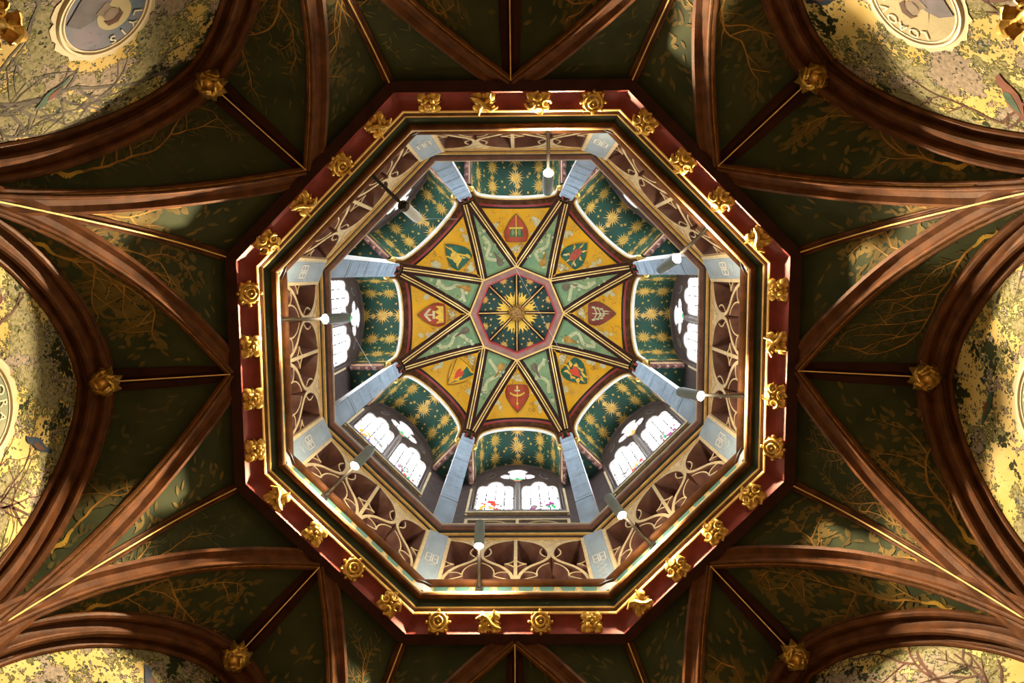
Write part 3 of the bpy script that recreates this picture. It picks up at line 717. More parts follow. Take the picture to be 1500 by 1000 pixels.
def strip(g, x0, z0, x1, z1, w=.0055, r=1.7965):
    L = math.hypot(x1 - x0, z1 - z0); nx, nz = -(z1 - z0) / L * w, (x1 - x0) / L * w; ex, ez = (x1 - x0) / L * w, (z1 - z0) / L * w
    q = [(x0 - nx - ex, z0 - nz - ez), (x0 + nx - ex, z0 + nz - ez), (x1 + nx + ex, z1 + nz + ez), (x1 - nx + ex, z1 - nz + ez)]
    g.add([(r, a, b) for a, b in q] + [(r + .006, a, b) for a, b in q], [(0, 1, 2, 3), (7, 6, 5, 4), (0, 4, 5, 1), (1, 5, 6, 2), (2, 6, 7, 3), (3, 7, 4, 0)])
zc = 5.70
for sg in (-1, 1):                                  # two linked boxes with a bar, like E and B back to back
    x0, x1 = sg * .008, sg * .052
    for z in (zc - .075, zc, zc + .075): strip(g, x0, z, x1, z)
    strip(g, x0, zc - .075, x0, zc + .075); strip(g, x1, zc - .075, x1, zc + .075)
mono = g.mesh('monogram', 'white_paint_and_light', pb, 0)
def scrawl(n, z0):
    g = G()
    for i in range(n):
        z = z0 - i * .085
        for sg in (-1, 1): strip(g, sg * .04, z, -sg * .035, z - .07, .004)
        if n > 2: strip(g, -.045, z - .075, .045, z - .075, .003)
    return g.mesh('faded_writing', 'blue_pale', pb, 0)
SC = {0: 2, 1: 4, 3: 2, 4: 0, 6: 2, 5: 1, 2: 1, 7: 2}
sc_mesh = {n: scrawl(n, 5.60) for n in (1, 2, 4)}
for k in range(8):
    kit = [('shaft', body), ('cream_strip', fr[0]), ('cream_strip', fr[1]), ('panel_edge', edge_), ('monogram', mono)]
    if SC[k]: kit.append(('faded_writing', sc_mesh[SC[k]]))
    place(kit, 'gallery_pier', pb, CORN[k], label='blue-grey pier with cream monogram ' + BET(k), cat='pier', group='blue-grey piers of the gallery')

rail = empty('gallery_rail', (0, 0, 6.28), label='brown and gold handrail moulding above the tracery, all round the lantern', cat='rail')
child8('gold_roll', oct_piece([(1.75, 6.282)] + arc((1.728, 6.295), .011, 300, 90, 5) + [(1.75, 6.31)]), 'gold_line', rail, 6.28, smooth=60)
child8('green_hollow', oct_piece([(1.735, 6.302), (1.722, 6.318), (1.718, 6.345), (1.722, 6.365), (1.75, 6.365)]), 'wood_dark', rail, 6.28)
child8('gold_fillet', oct_piece([(1.735, 6.360)] + arc((1.710, 6.372), .012, 300, 90, 5) + [(1.735, 6.39)]), 'gold_line', rail, 6.28, smooth=60)
child8('dark_hollow', oct_piece([(1.72, 6.385), (1.705, 6.40), (1.698, 6.43), (1.75, 6.44), (1.75, 6.38)]), 'green_hollow', rail, 6.28)
child8('brown_handrail', oct_piece([(1.71, 6.425)] + arc((1.695, 6.475), .035, 290, 130, 6) + [(1.669, 6.515), (1.665, 6.525), (1.668, 6.54), (1.85, 6.54), (1.85, 6.43)]), 'wood_plum', rail, 6.28, smooth=60)
child8('pale_lip', oct_piece([(1.668, 6.517), (1.664, 6.522), (1.664, 6.532), (1.672, 6.536)]), 'cream', rail, 6.28)

# passage behind the tracery and the walk behind the posts
psg = empty('trim_1', (0, 0, 5.0), kind='structure')
psg.location = (0, 0, Z0)
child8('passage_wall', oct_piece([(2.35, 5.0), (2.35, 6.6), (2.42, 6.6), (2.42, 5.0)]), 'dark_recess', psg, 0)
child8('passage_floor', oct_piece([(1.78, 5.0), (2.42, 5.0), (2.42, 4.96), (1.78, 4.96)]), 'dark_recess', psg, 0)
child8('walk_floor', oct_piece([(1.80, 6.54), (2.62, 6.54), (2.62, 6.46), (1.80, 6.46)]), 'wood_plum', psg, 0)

# ================================================================== spot lamps on arms
def lamp(k, lit):
    t = [.245, .24, .27, .305, .34, .26, .26, .30][k]; h0 = 5.22
    lens = Vector((1.375, t, h0)); axd = Vector((-.50, 0, .86)).normalized(); b = (1.70, t, 5.20)
    kit = []
    g = G().tube([(1.712, t, 5.20), (1.55, t, 5.22), (1.42, t, 5.255)], .013, 8); g.box((1.685, t - .03, 5.165), (1.712, t + .03, 5.235), .006)
    kit.append(('arm', g.mesh('arm', 'black_metal', b)))
    g = G().lathe(lens, axd, [(.0, .012), (.030, .012), (.034, 0), (.038, .0), (.039, .02), (.039, .20), (.035, .225), (.020, .24), (.0, .242)], 16)
    g.tube([lens + axd * .1 + Vector((.02, 0, 0)), (1.42, t, 5.255)], .012, 6)
    kit.append(('lamp_body', g.mesh('lamp_body', 'lamp_grey' if lit else 'lamp_white', b)))
    kit.append(('lens', G().lathe(lens + axd * .006, axd, [(.0, -.012), (.018, -.008), (.029, .0)], 14).mesh('lens', 'lamp_lens' if lit else 'black_metal', b)))
    if not lit: kit.append(('rim', G().lathe(lens, axd, [(.028, .0), (.036, -.01), (.041, 0), (.041, .03)], 16).mesh('rim', 'black_metal', b)))
    root = place(kit, 'spot_lamp', b, SIDE[k], label=('lit spotlight on a dark arm under the ' + SH[k]) if lit else 'unlit pale spotlight on a dark arm under the gold sceptre shield', cat='lamp', group='spot lamps on the gallery')
    if lit:
        ld = bpy.data.lights.new('spot_beam', 'SPOT'); ld.energy = LAMP_POWER; ld.color = (1.0, .74, .44); ld.spot_size = rad(104); ld.spot_blend = .5; ld.shadow_soft_size = .03
        lo = bpy.data.objects.new('spot_beam', ld); COL.objects.link(lo); lo.parent = root
        p = lens - axd * .03 - Vector(b); lo.location = p
        lo.rotation_euler = (-axd).to_track_quat('-Z', 'Y').to_euler()
        pd = bpy.data.lights.new('lens_glow', 'POINT'); pd.energy = GLOW_POWER; pd.color = (1.0, .80, .52); pd.shadow_soft_size = .02
        po = bpy.data.objects.new('lens_glow', pd); COL.objects.link(po); po.parent = root; po.location = lens - axd * .045 - Vector(b)
for k in range(8): lamp(k, k != 5)

# ================================================================== upper lantern: posts, windows, starry bays, star vault
qb = (1.90, 0, 6.54)
g = G().box((1.90, -.098, 6.54), (2.08, .098, 10.72), .008)
shaft = g.mesh('shaft', 'blue_grey', qb, 0)
bands = [G().box((1.894, -.10, z), (1.93, .10, z + .035), .004).mesh('moulded_band', 'blue_mid', qb, 0) for z in (7.55, 8.45, 9.2, 9.75, 10.25)]
g = G()
for sg in (-1, 1): g.box((1.915, sg * .0985 - .0025, 6.56), (2.07, sg * .0985 + .0025, 10.64))
sides = [G().box((1.912, sg * .099 - .002, 6.56), (2.075, sg * .099 + .002, 10.64)).mesh('painted_lit_side', 'white_paint_and_light', qb, 0) for sg in (-1, 1)]  # window light on the post sides, put into the colour as white strips
g = G()
for z0, z1 in ((7.64, 8.41), (8.54, 9.16), (9.29, 9.71), (9.84, 10.21), (10.33, 10.66)):
    for x0, x1 in ((-.078, -.07), (-.004, .004), (.07, .078)): g.box((1.897, x0, z0), (1.902, x1, z1))
    for z in (z0, (z0 + z1) / 2, z1 - .012): g.box((1.897, -.078, z), (1.902, .078, z + .012))
blind = g.mesh('blind_panelling', 'blue_mid', qb, 0)
g = G().box((1.87, -.105, 10.66), (2.06, .105, 10.78), .015); capm = g.mesh('capital', 'wood', qb)
post_kit = [('shaft', shaft)] + [('moulded_band', q) for q in bands] + [('painted_lit_side', q) for q in sides] + [('blind_panelling', blind), ('capital', capm)]
for sg in (-1, 1):
    g = G().ball((1.98, sg * .135, 10.42), .045, 2); g.tube([(1.98, sg * .135, 10.42) for _ in range(1)] + [(2.0, sg * .11, 10.30), (2.02, sg * .10, 10.1)], [.03, .02, .006], 8)
    post_kit.append(('gold_ball', g.mesh('gold_ball', 'gold', qb)))
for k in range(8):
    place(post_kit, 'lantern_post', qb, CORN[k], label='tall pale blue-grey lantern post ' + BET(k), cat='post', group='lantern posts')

# wall arch over each side
HA = 11.68
def wall_arch(t, hw=.60, top=HA, spring=10.95):
    q = min(abs(t) / hw, 1.0); return spring + (top - spring) * (1 - q ** 2.1) ** .5 if q < 1 else spring
def arch_path(hw=.60, top=HA, n=28):
    P = [(-hw, 10.45), (-hw, 10.75)]
    for i in range(n + 1):
        t = -hw * math.cos(PI * i / n); P.append((t, wall_arch(t, hw, top)))
    return P + [(hw, 10.75), (hw, 10.45)]
ARC = arch_path()
def arch_band(prof):
    "prof: (ap, outset from the arch line)"
    pts = [Vector((0, t, h)) for t, h in ARC]; n = len(pts); us = []
    for i in range(n):
        d = pts[min(i + 1, n - 1)] - pts[max(i - 1, 0)]; d.normalize(); w = Vector((1, 0, 0)).cross(d)
        if w.dot(Vector((0, pts[i].y, pts[i].z - 10.6))) < 0: w = -w
        us.append(w)
    return G().sweep(pts, us, [Vector((1, 0, 0))] * n, [(o, a) for a, o in prof])
ab = (1.87, 0, 10.45)
arch_kit = [('pale_soffit', arch_band([(1.915, .0), (1.87, .0), (1.87, .012), (1.915, .012)]).mesh('pale_soffit', 'white_paint_and_light', ab)),
            ('gold_roll', arch_band([(1.872, -.004), (1.855, -.006), (1.848, .008), (1.855, .02), (1.872, .02)]).mesh('gold_roll', 'gold_line', ab)),
            ('brown_moulding', arch_band([(1.87, .012), (1.845, .022), (1.82, .05), (1.79, .055), (1.775, .07), (1.79, .12), (1.87, .12)]).mesh('brown_moulding', 'wood', ab)),
            ('crimson_band', arch_band([(1.785, .068), (1.745, .085), (1.735, .10), (1.79, .13)]).mesh('crimson_band', 'crimson_line', ab)),
            ('green_line', arch_band([(1.742, .088), (1.725, .098), (1.722, .106), (1.75, .125)]).mesh('green_line', 'green_hollow', ab))]
for k in range(8):
    place(arch_kit, 'wall_arch', ab, SIDE[k], label='moulded brown and crimson arch edging the %s panel' % SH[k], cat='arch', group='arches of the star vault')

# starry barrel bay between arch and window wall
BW = .66
def barrel(t, ap, off=0.0):
    q = min(abs(t) / (BW + .002), 1.0); top = HA + .04; sp = 10.62
    h = sp + (top - sp) * (1 - q ** 2.2) ** .5
    e = .004; q2 = min((abs(t) + e) / (BW + .006), 1.0)
    dh = (1 - q ** 2.2) ** .5
    c = Vector((0, t * .9, (h - 10.4))); c.normalize()
    p = Vector((ap, t, h)); return p - c * off
def sun_pts(r, n, r_in, rnd, wavy=True):
    out = []
    for i in range(n * 2):
        a = PI * i / n; rr = (r * (1 if (i // 2) % 2 == 0 else .8)) if i % 2 == 0 else r_in
        out.append((rr * math.cos(a + (.10 if wavy and i % 2 == 0 and (i // 2) % 2 else 0)), rr * math.sin(a)))
    return out
def arc_map():
    "arc length <-> t along the barrel"
    T = [BW * i / 200 for i in range(200)]; S = [0.0]
    for i in range(1, 200): S.append(S[-1] + (barrel(T[i], 0) - barrel(T[i - 1], 0)).length)
    return T, S
TT, SS = arc_map()
def t_of(s):
    a = abs(s); lo = 0
    for i in range(199):
        if SS[i + 1] >= a: f = (a - SS[i]) / max(SS[i + 1] - SS[i], 1e-6); return math.copysign(TT[i] + (TT[i + 1] - TT[i]) * f, s)
    return math.copysign(TT[-1], s)
def stars_on(g, s0, s1, a0, a1, suns, smalls):
    for (cs, ca, r, n, rin) in suns + smalls:
        pts = [(cs + x, ca + y) for x, y in sun_pts(r, n, rin, None)]
        ctr = (cs, ca)
        if cs < s0 - r * .3 or cs > s1 + r * .3: continue
        f = lambda x, y: barrel(t_of(min(max(x, s0 + .004), s1 - .004)), min(max(y, a0), a1), .006)
        V = [f(*ctr)] + [f(*p) for p in pts]; m = len(pts)
        g.add(V, [(0, 1 + i, 1 + (i + 1) % m) for i in range(m)])
vb = (2.2, 0, 10.62)
S_END = SS[-1] - .005
rs = random.Random(5)
suns = []; smalls = []
for row in range(6):
    ca = 1.90 + .15 * row
    for j in range(-4, 5):
        cs = j * .42
        if (row + j) % 2 == 0 and abs(cs) < S_END + .1: suns.append((cs, ca, .165, 16, .062))
        elif abs(cs) < S_END + .05: smalls.append((cs + rs.uniform(-.03, .03), ca + rs.uniform(-.02, .02), .062, 8, .03))
        for q in (-1, 1):
            if (row + j) % 2 == 0 and abs(cs + .21) < S_END: smalls.append((cs + .21 + rs.uniform(-.03, .03), ca + q * .075 * (1 if q > 0 else 0) + rs.uniform(-.015, .015), rs.choice((.024, .034)), 7, .014))
plank_edges = [-S_END, -.40, 0, .40, S_END]
bay_kit = []
for i in range(4):
    s0, s1 = plank_edges[i] + .004, plank_edges[i + 1] - .004
    g = G()
    g.grid(lambda u, v: barrel(t_of(s0 + (s1 - s0) * u), 1.905 + .615 * v, 0), 10, 1); n = len(g.v)
    g.grid(lambda u, v: barrel(t_of(s0 + (s1 - s0) * u), 1.905 + .615 * v, -.025), 10, 1)
    for e in (0, 1): g.grid(lambda u, v: barrel(t_of(s0 if e == 0 else s1), 1.905 + .615 * v, -.025 * u), 1, 1)
    bay_kit.append(('vault_plank', g.mesh('vault_plank', 'star_green', vb, 60)))
st = G(); stars_on(st, -S_END, S_END, 1.908, 2.515, suns, smalls)
bay_kit.append(('gilded_stars', st.mesh('gilded_stars', 'star_gold', vb, 0)))
g = G().grid(lambda u, v: barrel(t_of(-S_END + 2 * S_END * u), 1.905 + .615 * v, -.04), 20, 1)
bay_kit.append(('vault_backing', g.mesh('vault_backing', 'green_hollow', vb)))
for sg in (-1, 1):
    g = G().box((1.98, sg * .705 - .032, 10.50), (2.50, sg * .705 + .032, 10.62), .012)
    g.tube([(1.98, sg * .668, 10.64), (2.5, sg * .668, 10.64)], .016, 6)
    br = G()
    for i in range(4):
        x = 2.08 + i * .12
        br.lathe((x, sg * .705, 10.47), (0, 0, 1), [(.0, -.05), (.022, -.04), (.034, .0), (.028, .03), (.036, .05)], 8)
    ln = G().tube([(1.98, sg * .675, 10.60), (2.5, sg * .675, 10.60)], .008, 5)
    bay_kit.append(('bracketed_beam', g.mesh('bracketed_beam', 'wood_plum', vb), [('bracket', br.mesh('bracket', 'wood_plum', vb)), ('gilded_line', ln.mesh('gilded_line', 'gold_line', vb))]))
for k in range(8):
    place(bay_kit, 'starry_bay', vb, SIDE[k], label='green plank vault with gold suns behind the arch of the ' + SH[k], cat='vault', group='starry bays over the windows')
# dark green corner piece behind each post
kb = (2.4, 0, 10.7)
P3 = [(2.03, -.03), (2.03, .03), (2.705 - .02, .295), (2.705, 0), (2.705 - .02, -.295)]
def corner_poly(z):  # between the two beams
    c, s = COS, SIN
    return [(1.98, -.05, z), (1.98, .05, z), (2.42, .29, z), (2.58, .29, z), (2.705, 0, z), (2.58, -.29, z), (2.42, -.29, z)]
g = G(); a = corner_poly(10.64); b = corner_poly(10.68); m = len(a)
g.add(a + b, [tuple(range(m)), tuple(range(2 * m - 1, m - 1, -1))] + [(i, (i + 1) % m, m + (i + 1) % m, m + i) for i in range(m)])
panel = g.mesh('ceiling_board', 'star_green', kb, 0)
g = G()
for x, y, r in ((2.25, 0, .035), (2.36, .09, .03), (2.37, -.08, .032), (2.5, .02, .036), (2.5, .17, .028), (2.5, -.16, .03), (2.6, .08, .024), (2.6, -.07, .026)):
    pts = sun_pts(r, 8, r * .45, None); g.add([(x, y, 10.635)] + [(x + p, y + q, 10.635) for p, q in pts], [(0, 1 + i, 1 + (i + 1) % 16) for i in range(16)])
cst = g.mesh('gilded_stars', 'star_gold', kb, 0)
for k in range(8):
    place([('ceiling_board', panel, [('gilded_stars', cst)])], 'corner_vault', kb, CORN[k], label='dark starred corner ceiling behind the post ' + BET(k), cat='vault', group='starred corners behind the posts')

# ------------------------------------------------ windows
WP = 2.50
def light_head(t, tc, hw): 
    q = abs(t - tc) / hw; return 10.42 + .10 * (1 - min(q, 1) ** 3) + (.12 if q < .45 else 0)
def window(k):
    rnd = random.Random(300 + k)
    root = empty('window_%d' % (k + 1), (WP, 0, 6.54), SIDE[k], kind='structure'); base = (WP, 0, 6.54)
    P = lambda n, g, m, par=root, sm=35: link(n, g.mesh(n, m, base, sm), par)
    hw = WP * TAN
    # wall with the window opening cut out: pieces round it
    g = G()
    g.box((WP, -hw - .02, 6.54), (WP + .12, hw + .02, 9.20)); g.box((WP, -hw - .02, 9.20), (WP + .12, -.64, 10.95)); g.box((WP, .64, 9.20), (WP + .12, hw + .02, 10.95))
    P('bay_wall', g, 'stone_dark', sm=0)
    g = G(); arch_in = lambda t: 10.78 + .72 * (1 - (abs(t) / .665) ** 2.2) ** .5 if abs(t) < .665 else 10.78
    g.grid(lambda u, v: (WP, (u * 2 - 1) * .665, arch_in((u * 2 - 1) * .6649) + v * (12.0 - arch_in((u * 2 - 1) * .6649))), 24, 1)
    g.box((WP, -hw, 10.9), (WP + .12, -.655, 12.0)); g.box((WP, .655, 10.9), (WP + .12, hw, 12.0))
    P('upper_wall', g, 'stone_dark', sm=0)
    # reveal moulding round the opening
    path = [(-.65, 9.2), (-.65, 10.6)] + [(-.65 * math.cos(PI * i / 20), arch_in(.65 * math.cos(PI * i / 20))) for i in range(21)] + [(.65, 10.6), (.65, 9.2)]
    pts = [Vector((WP, t, h)) for t, h in path]; us = []
    for i in range(len(pts)):
        d = pts[min(i + 1, len(pts) - 1)] - pts[max(i - 1, 0)]; d.normalize(); w = Vector((1, 0, 0)).cross(d)
        if w.dot(Vector((0, pts[i].y, pts[i].z - 10.2))) > 0: w = -w
        us.append(w)
    P('frame', G().sweep(pts, us, [Vector((1, 0, 0))] * len(pts), [(-.03, -.02), (.02, -.02), (.05, .06), (.05, .10), (-.03, .10)]), 'stone_dark')
    fe = G()
    for sg in (-1, 1): fe.box((WP - .024, sg * .675 - .018, 9.14), (WP + .01, sg * .675 + .018, 10.3), .004)
    fe.box((WP - .045, -.69, 9.18), (WP + .02, .69, 9.22), .004)
    P('cream_edge', fe, 'cream')
    P('sill', G().add([(WP - .04, -.66, 9.30), (WP - .04, .66, 9.30), (WP + .08, .66, 9.60), (WP + .08, -.66, 9.60), (WP - .04, -.66, 9.20), (WP - .04, .66, 9.20), (WP + .08, .66, 9.20), (WP + .08, -.66, 9.20)],
      [(0, 1, 2, 3), (4, 7, 6, 5), (0, 4, 5, 1), (1, 5, 6, 2), (2, 6, 7, 3), (3, 7, 4, 0)]), 'stone_mid', sm=0)
    P('mullion', G().sweep([(WP - .03, 0, 9.3), (WP - .03, 0, 10.62)], [Vector((0, 1, 0))] * 2, [Vector((1, 0, 0))] * 2, [(-.055, .05), (-.045, .03), (-.018, .0), (.018, .0), (.045, .03), (.055, .05)]), 'stone_mid')
    # pierced tracery plate: two cusped lights, a trefoil and two small eyes, each with its own reveal
    D = .075
    def light(tc):
        P0 = [(-.27, 9.42), (-.27, 10.36), (-.25, 10.46), (-.20, 10.53), (-.155, 10.50), (-.13, 10.50)]
        P0 += [(-.115, 10.60), (-.075, 10.70), (0, 10.745)]
        P0 += [(-x, z) for x, z in reversed(P0[:-1])]
        return [(tc + x, z) for x, z in P0]
    tre = [(0, 10.66), (-.06, 10.80), (-.12, 10.87), (-.20, 10.88), (-.27, 10.95), (-.275, 11.05), (-.22, 11.13), (-.14, 11.12), (-.12, 11.16), (-.17, 11.24), (-.14, 11.34), (-.07, 11.40), (0, 11.42)]
    tre += [(-x, z) for x, z in reversed(tre[1:-1])]
    eye = lambda sg: [(sg * (.41 + .035 * math.cos(q) - .05 * math.sin(q)), 11.02 + .13 * math.sin(q)) for q in [2 * PI * i / 14 for i in range(14)]]
    sole = [(-.645, 9.30)] + [(-.645 + 1.29 * i / 24, max(arch_in(-.645 + 1.29 * i / 24), 10.80)) for i in range(25)] + [(.645, 9.30)]
    holes = [('light', light(-.325)), ('light', light(.325)), ('trefoil', tre), ('eye', eye(-1)), ('eye', eye(1))]
    loops = [[Vector((x, z, 0)) for x, z in sole]] + [[Vector((x, z, 0)) for x, z in h] for _, h in holes]
    flat = [v for l in loops for v in l]
    g = G().add([(WP + .012, v.x, v.y) for v in flat], [tuple(q) for q in tessellate_polygon(loops)])
    P('tracery_plate', g, 'stone_dark', sm=0)
    for nm, h in holes:
        g = G(); n = len(h)
        g.add([(WP + .011, x, z) for x, z in h] + [(WP + .012 + D, x, z) for x, z in h], [(i, (i + 1) % n, n + (i + 1) % n, n + i) for i in range(n)])
        g.tube([(WP + .010, *q) for q in h + h[:1]], .012, 4)
        P(nm + '_reveal', g, 'stone_mid', sm=30)
    # stained trefoil light
    col = ['glass_amber', 'glass_amber', 'glass_red', 'glass_red', 'glass_red', 'glass_blue', 'glass_green', 'glass_red'][k]
    GA = WP + .012 + D
    P('trefoil_pane', G().poly(tre, lambda x, y: Vector((GA, x, y))), 'glass_white', sm=0)
    for sg in (-1, 1): P('eye_pane', G().poly(eye(sg), lambda x, y: Vector((GA, x, y))), 'glass_grey', sm=0)
    P('stained_figure', G().poly([(-.11, 11.05), (-.05, 11.11), (0, 11.07), (.06, 11.12), (.11, 11.04), (.07, 10.96), (.02, 10.90), (0, 10.83), (-.04, 10.92), (-.08, 10.97)], lambda x, y: Vector((GA - .004, x, y))), col, sm=0)
    P('stained_figure', G().poly([(-.18, 11.08), (-.10, 11.12), (-.13, 11.2), (-.04, 11.17), (.0, 11.24), (.05, 11.16), (.14, 11.2), (.10, 11.11), (.17, 11.06), (.05, 11.09), (0, 11.05), (-.05, 11.09)], lambda x, y: Vector((GA - .006, x, y))), 'glass_green' if k != 1 else 'glass_amber', sm=0)
    tl = G()
    for x0, z0, x1, z1 in ((-.26, 11.0, .26, 11.0), (-.12, 10.9, -.12, 11.35), (.12, 10.9, .12, 11.35), (-.17, 11.22, .17, 11.22)):
        tl.tube([(GA - .007, x0, z0), (GA - .007, x1, z1)], .008, 4)
    P('lead_cames', tl, 'lead', sm=0)
    # leaded lights, each pane a piece
    for sg in (-1, 1):
        tc = sg * .325; hw2 = .27; LW = .010
        xs = [tc - hw2 + 2 * hw2 * i / 4 for i in range(5)]; zs = [9.44, 9.70, 9.93, 10.14, 10.36]
        def pane(x0, x1, z0, z1):
            link('pane', G().box((GA, x0 + LW, z0 + LW), (GA + .006, x1 - LW, z1 - LW)).mesh('pane', 'glass_white', base, 0), root)
        for i in range(4):
            for j in range(4): pane(xs[i], xs[i + 1], zs[j], zs[j + 1])
            pane(xs[i], xs[i + 1], 10.37, 10.53 if i in (0, 3) else 10.74)
        cames = G()
        for x in xs[1:-1]: cames.box((GA - .002, x - LW, 9.42), (GA + .008, x + LW, 10.74))
        for j, z in enumerate(zs[1:]): cames.box((GA - .003, tc - hw2, z - (.018 if j in (2,) else LW)), (GA + .009, tc + hw2, z + (.018 if j in (2,) else LW)))
        for x in (xs[0], xs[-1]):
            for j in range(12): cames.box((GA - .003, x - .012 * (1 + (j % 2)), 9.44 + j * .08), (GA + .009, x + .012 * (1 + (j % 2)), 9.44 + j * .08 + .045))
        cames.box((GA + .010, tc - hw2 - .01, 9.40), (GA + .02, tc + hw2 + .01, 10.78))
        P('lead_cames', cames, 'lead', sm=0)
        cols = [['glass_plum', 'glass_grey', 'glass_green', 'glass_plum'], ['glass_red', 'glass_amber', 'glass_grey', 'glass_red'], ['glass_red', 'glass_green', 'glass_plum', 'glass_grey'], ['glass_blue', 'glass_red', 'glass_amber', 'glass_grey']][(k * 2 + (sg > 0)) % 4]
        for q, cm in enumerate(cols):       # scraps of a small standing figure
            g = G(); cx = tc + rnd.uniform(-.12, .12); cz = 9.66 + q * .08 + rnd.uniform(-.03, .03)
            for _ in range(6):
                a0 = rnd.uniform(0, 6.28); r = rnd.uniform(.03, .06); x = cx + rnd.uniform(-.10, .10); z = cz + rnd.uniform(-.09, .09)
                x = min(max(x, tc - .2), tc + .2)
                g.poly([(x + r * rnd.uniform(.3, 1) * math.cos(a0 + i * 2 * PI / 7), z + r * rnd.uniform(.5, 1.6) * math.sin(a0 + i * 2 * PI / 7)) for i in range(7)], lambda u, v: Vector((GA - .004 - q * .001, u, v)))
            P('stained_figure', g, cm, sm=0)['kind'] = 'stuff'
    # band of blind tracery under the sill
    g = G()
    for sg in (-1, 1):
        g.tube([(WP - .01, sg * .33 + .31 * math.cos(PI * i / 14), 8.52 + .40 * math.sin(PI * i / 14)) for i in range(15)], .014, 5)
    for t in (-.66, 0, .66): g.box((WP - .022, t - .02, 8.3), (WP, t + .02, 8.98))
    g.box((WP - .022, -.68, 8.96), (WP, .68, 8.995))
    P('blind_tracery', g, 'cream')
for k in range(8): window(k)

# ------------------------------------------------ star vault
VR, VHT = .79, 12.05
AP_Y = 1.715
def gease(t): return 1 - (1 - t) ** 1.7
def h_arch_y(t): return wall_arch(min(abs(t), .715) / .715 * .60) + .10
def panel_h(ap, t, off=0.0):
    ap0 = VR
    tt = min(max((AP_Y - ap) / (AP_Y - ap0), 0), 1); w = max(1 - tt, .02); ta = t / w
    ha = h_arch_y(min(max(ta, -.7149), .7149)); h = ha + (VHT - ha) * gease(tt)
    return Vector((ap, t, h - off))
def panel_fn(s, t): 
    ta = (s * 2 - 1) * .705; ap = AP_Y + (VR - AP_Y) * t
    return panel_h(ap, ta * (1 - t))
# charges, drawn in shield units: x across (-1..1), y from the straight edge (0) to the tip (1)
def heart(cx, cy, s): return [(cx + s * .0625 * 16 * math.sin(a) ** 3, cy - s * .0625 * (13 * math.cos(a) - 5 * math.cos(2 * a) - 2 * math.cos(3 * a) - math.cos(4 * a))) for a in [2 * PI * i / 22 for i in range(22)]]
def bar(x0, y0, x1, y1, w):
    L = math.hypot(x1 - x0, y1 - y0); nx, ny = -(y1 - y0) / L * w, (x1 - x0) / L * w
    return [(x0 - nx, y0 - ny), (x0 + nx, y0 + ny), (x1 + nx, y1 + ny), (x1 - nx, y1 - ny)]
def circ(cx, cy, r, n=18): return [(cx + r * math.cos(2 * PI * i / n), cy + r * math.sin(2 * PI * i / n)) for i in range(n)]
def flame(cx, cy, a, ln, w):
    c, d = math.cos(a), math.sin(a); p = [(0, -w), (ln * .35, -w * .9), (ln * .6, -w * .1), (ln, .0), (ln * .62, w * .8), (ln * .3, w)]
    return [(cx + x * c - y * d, cy + x * d + y * c) for x, y in p]
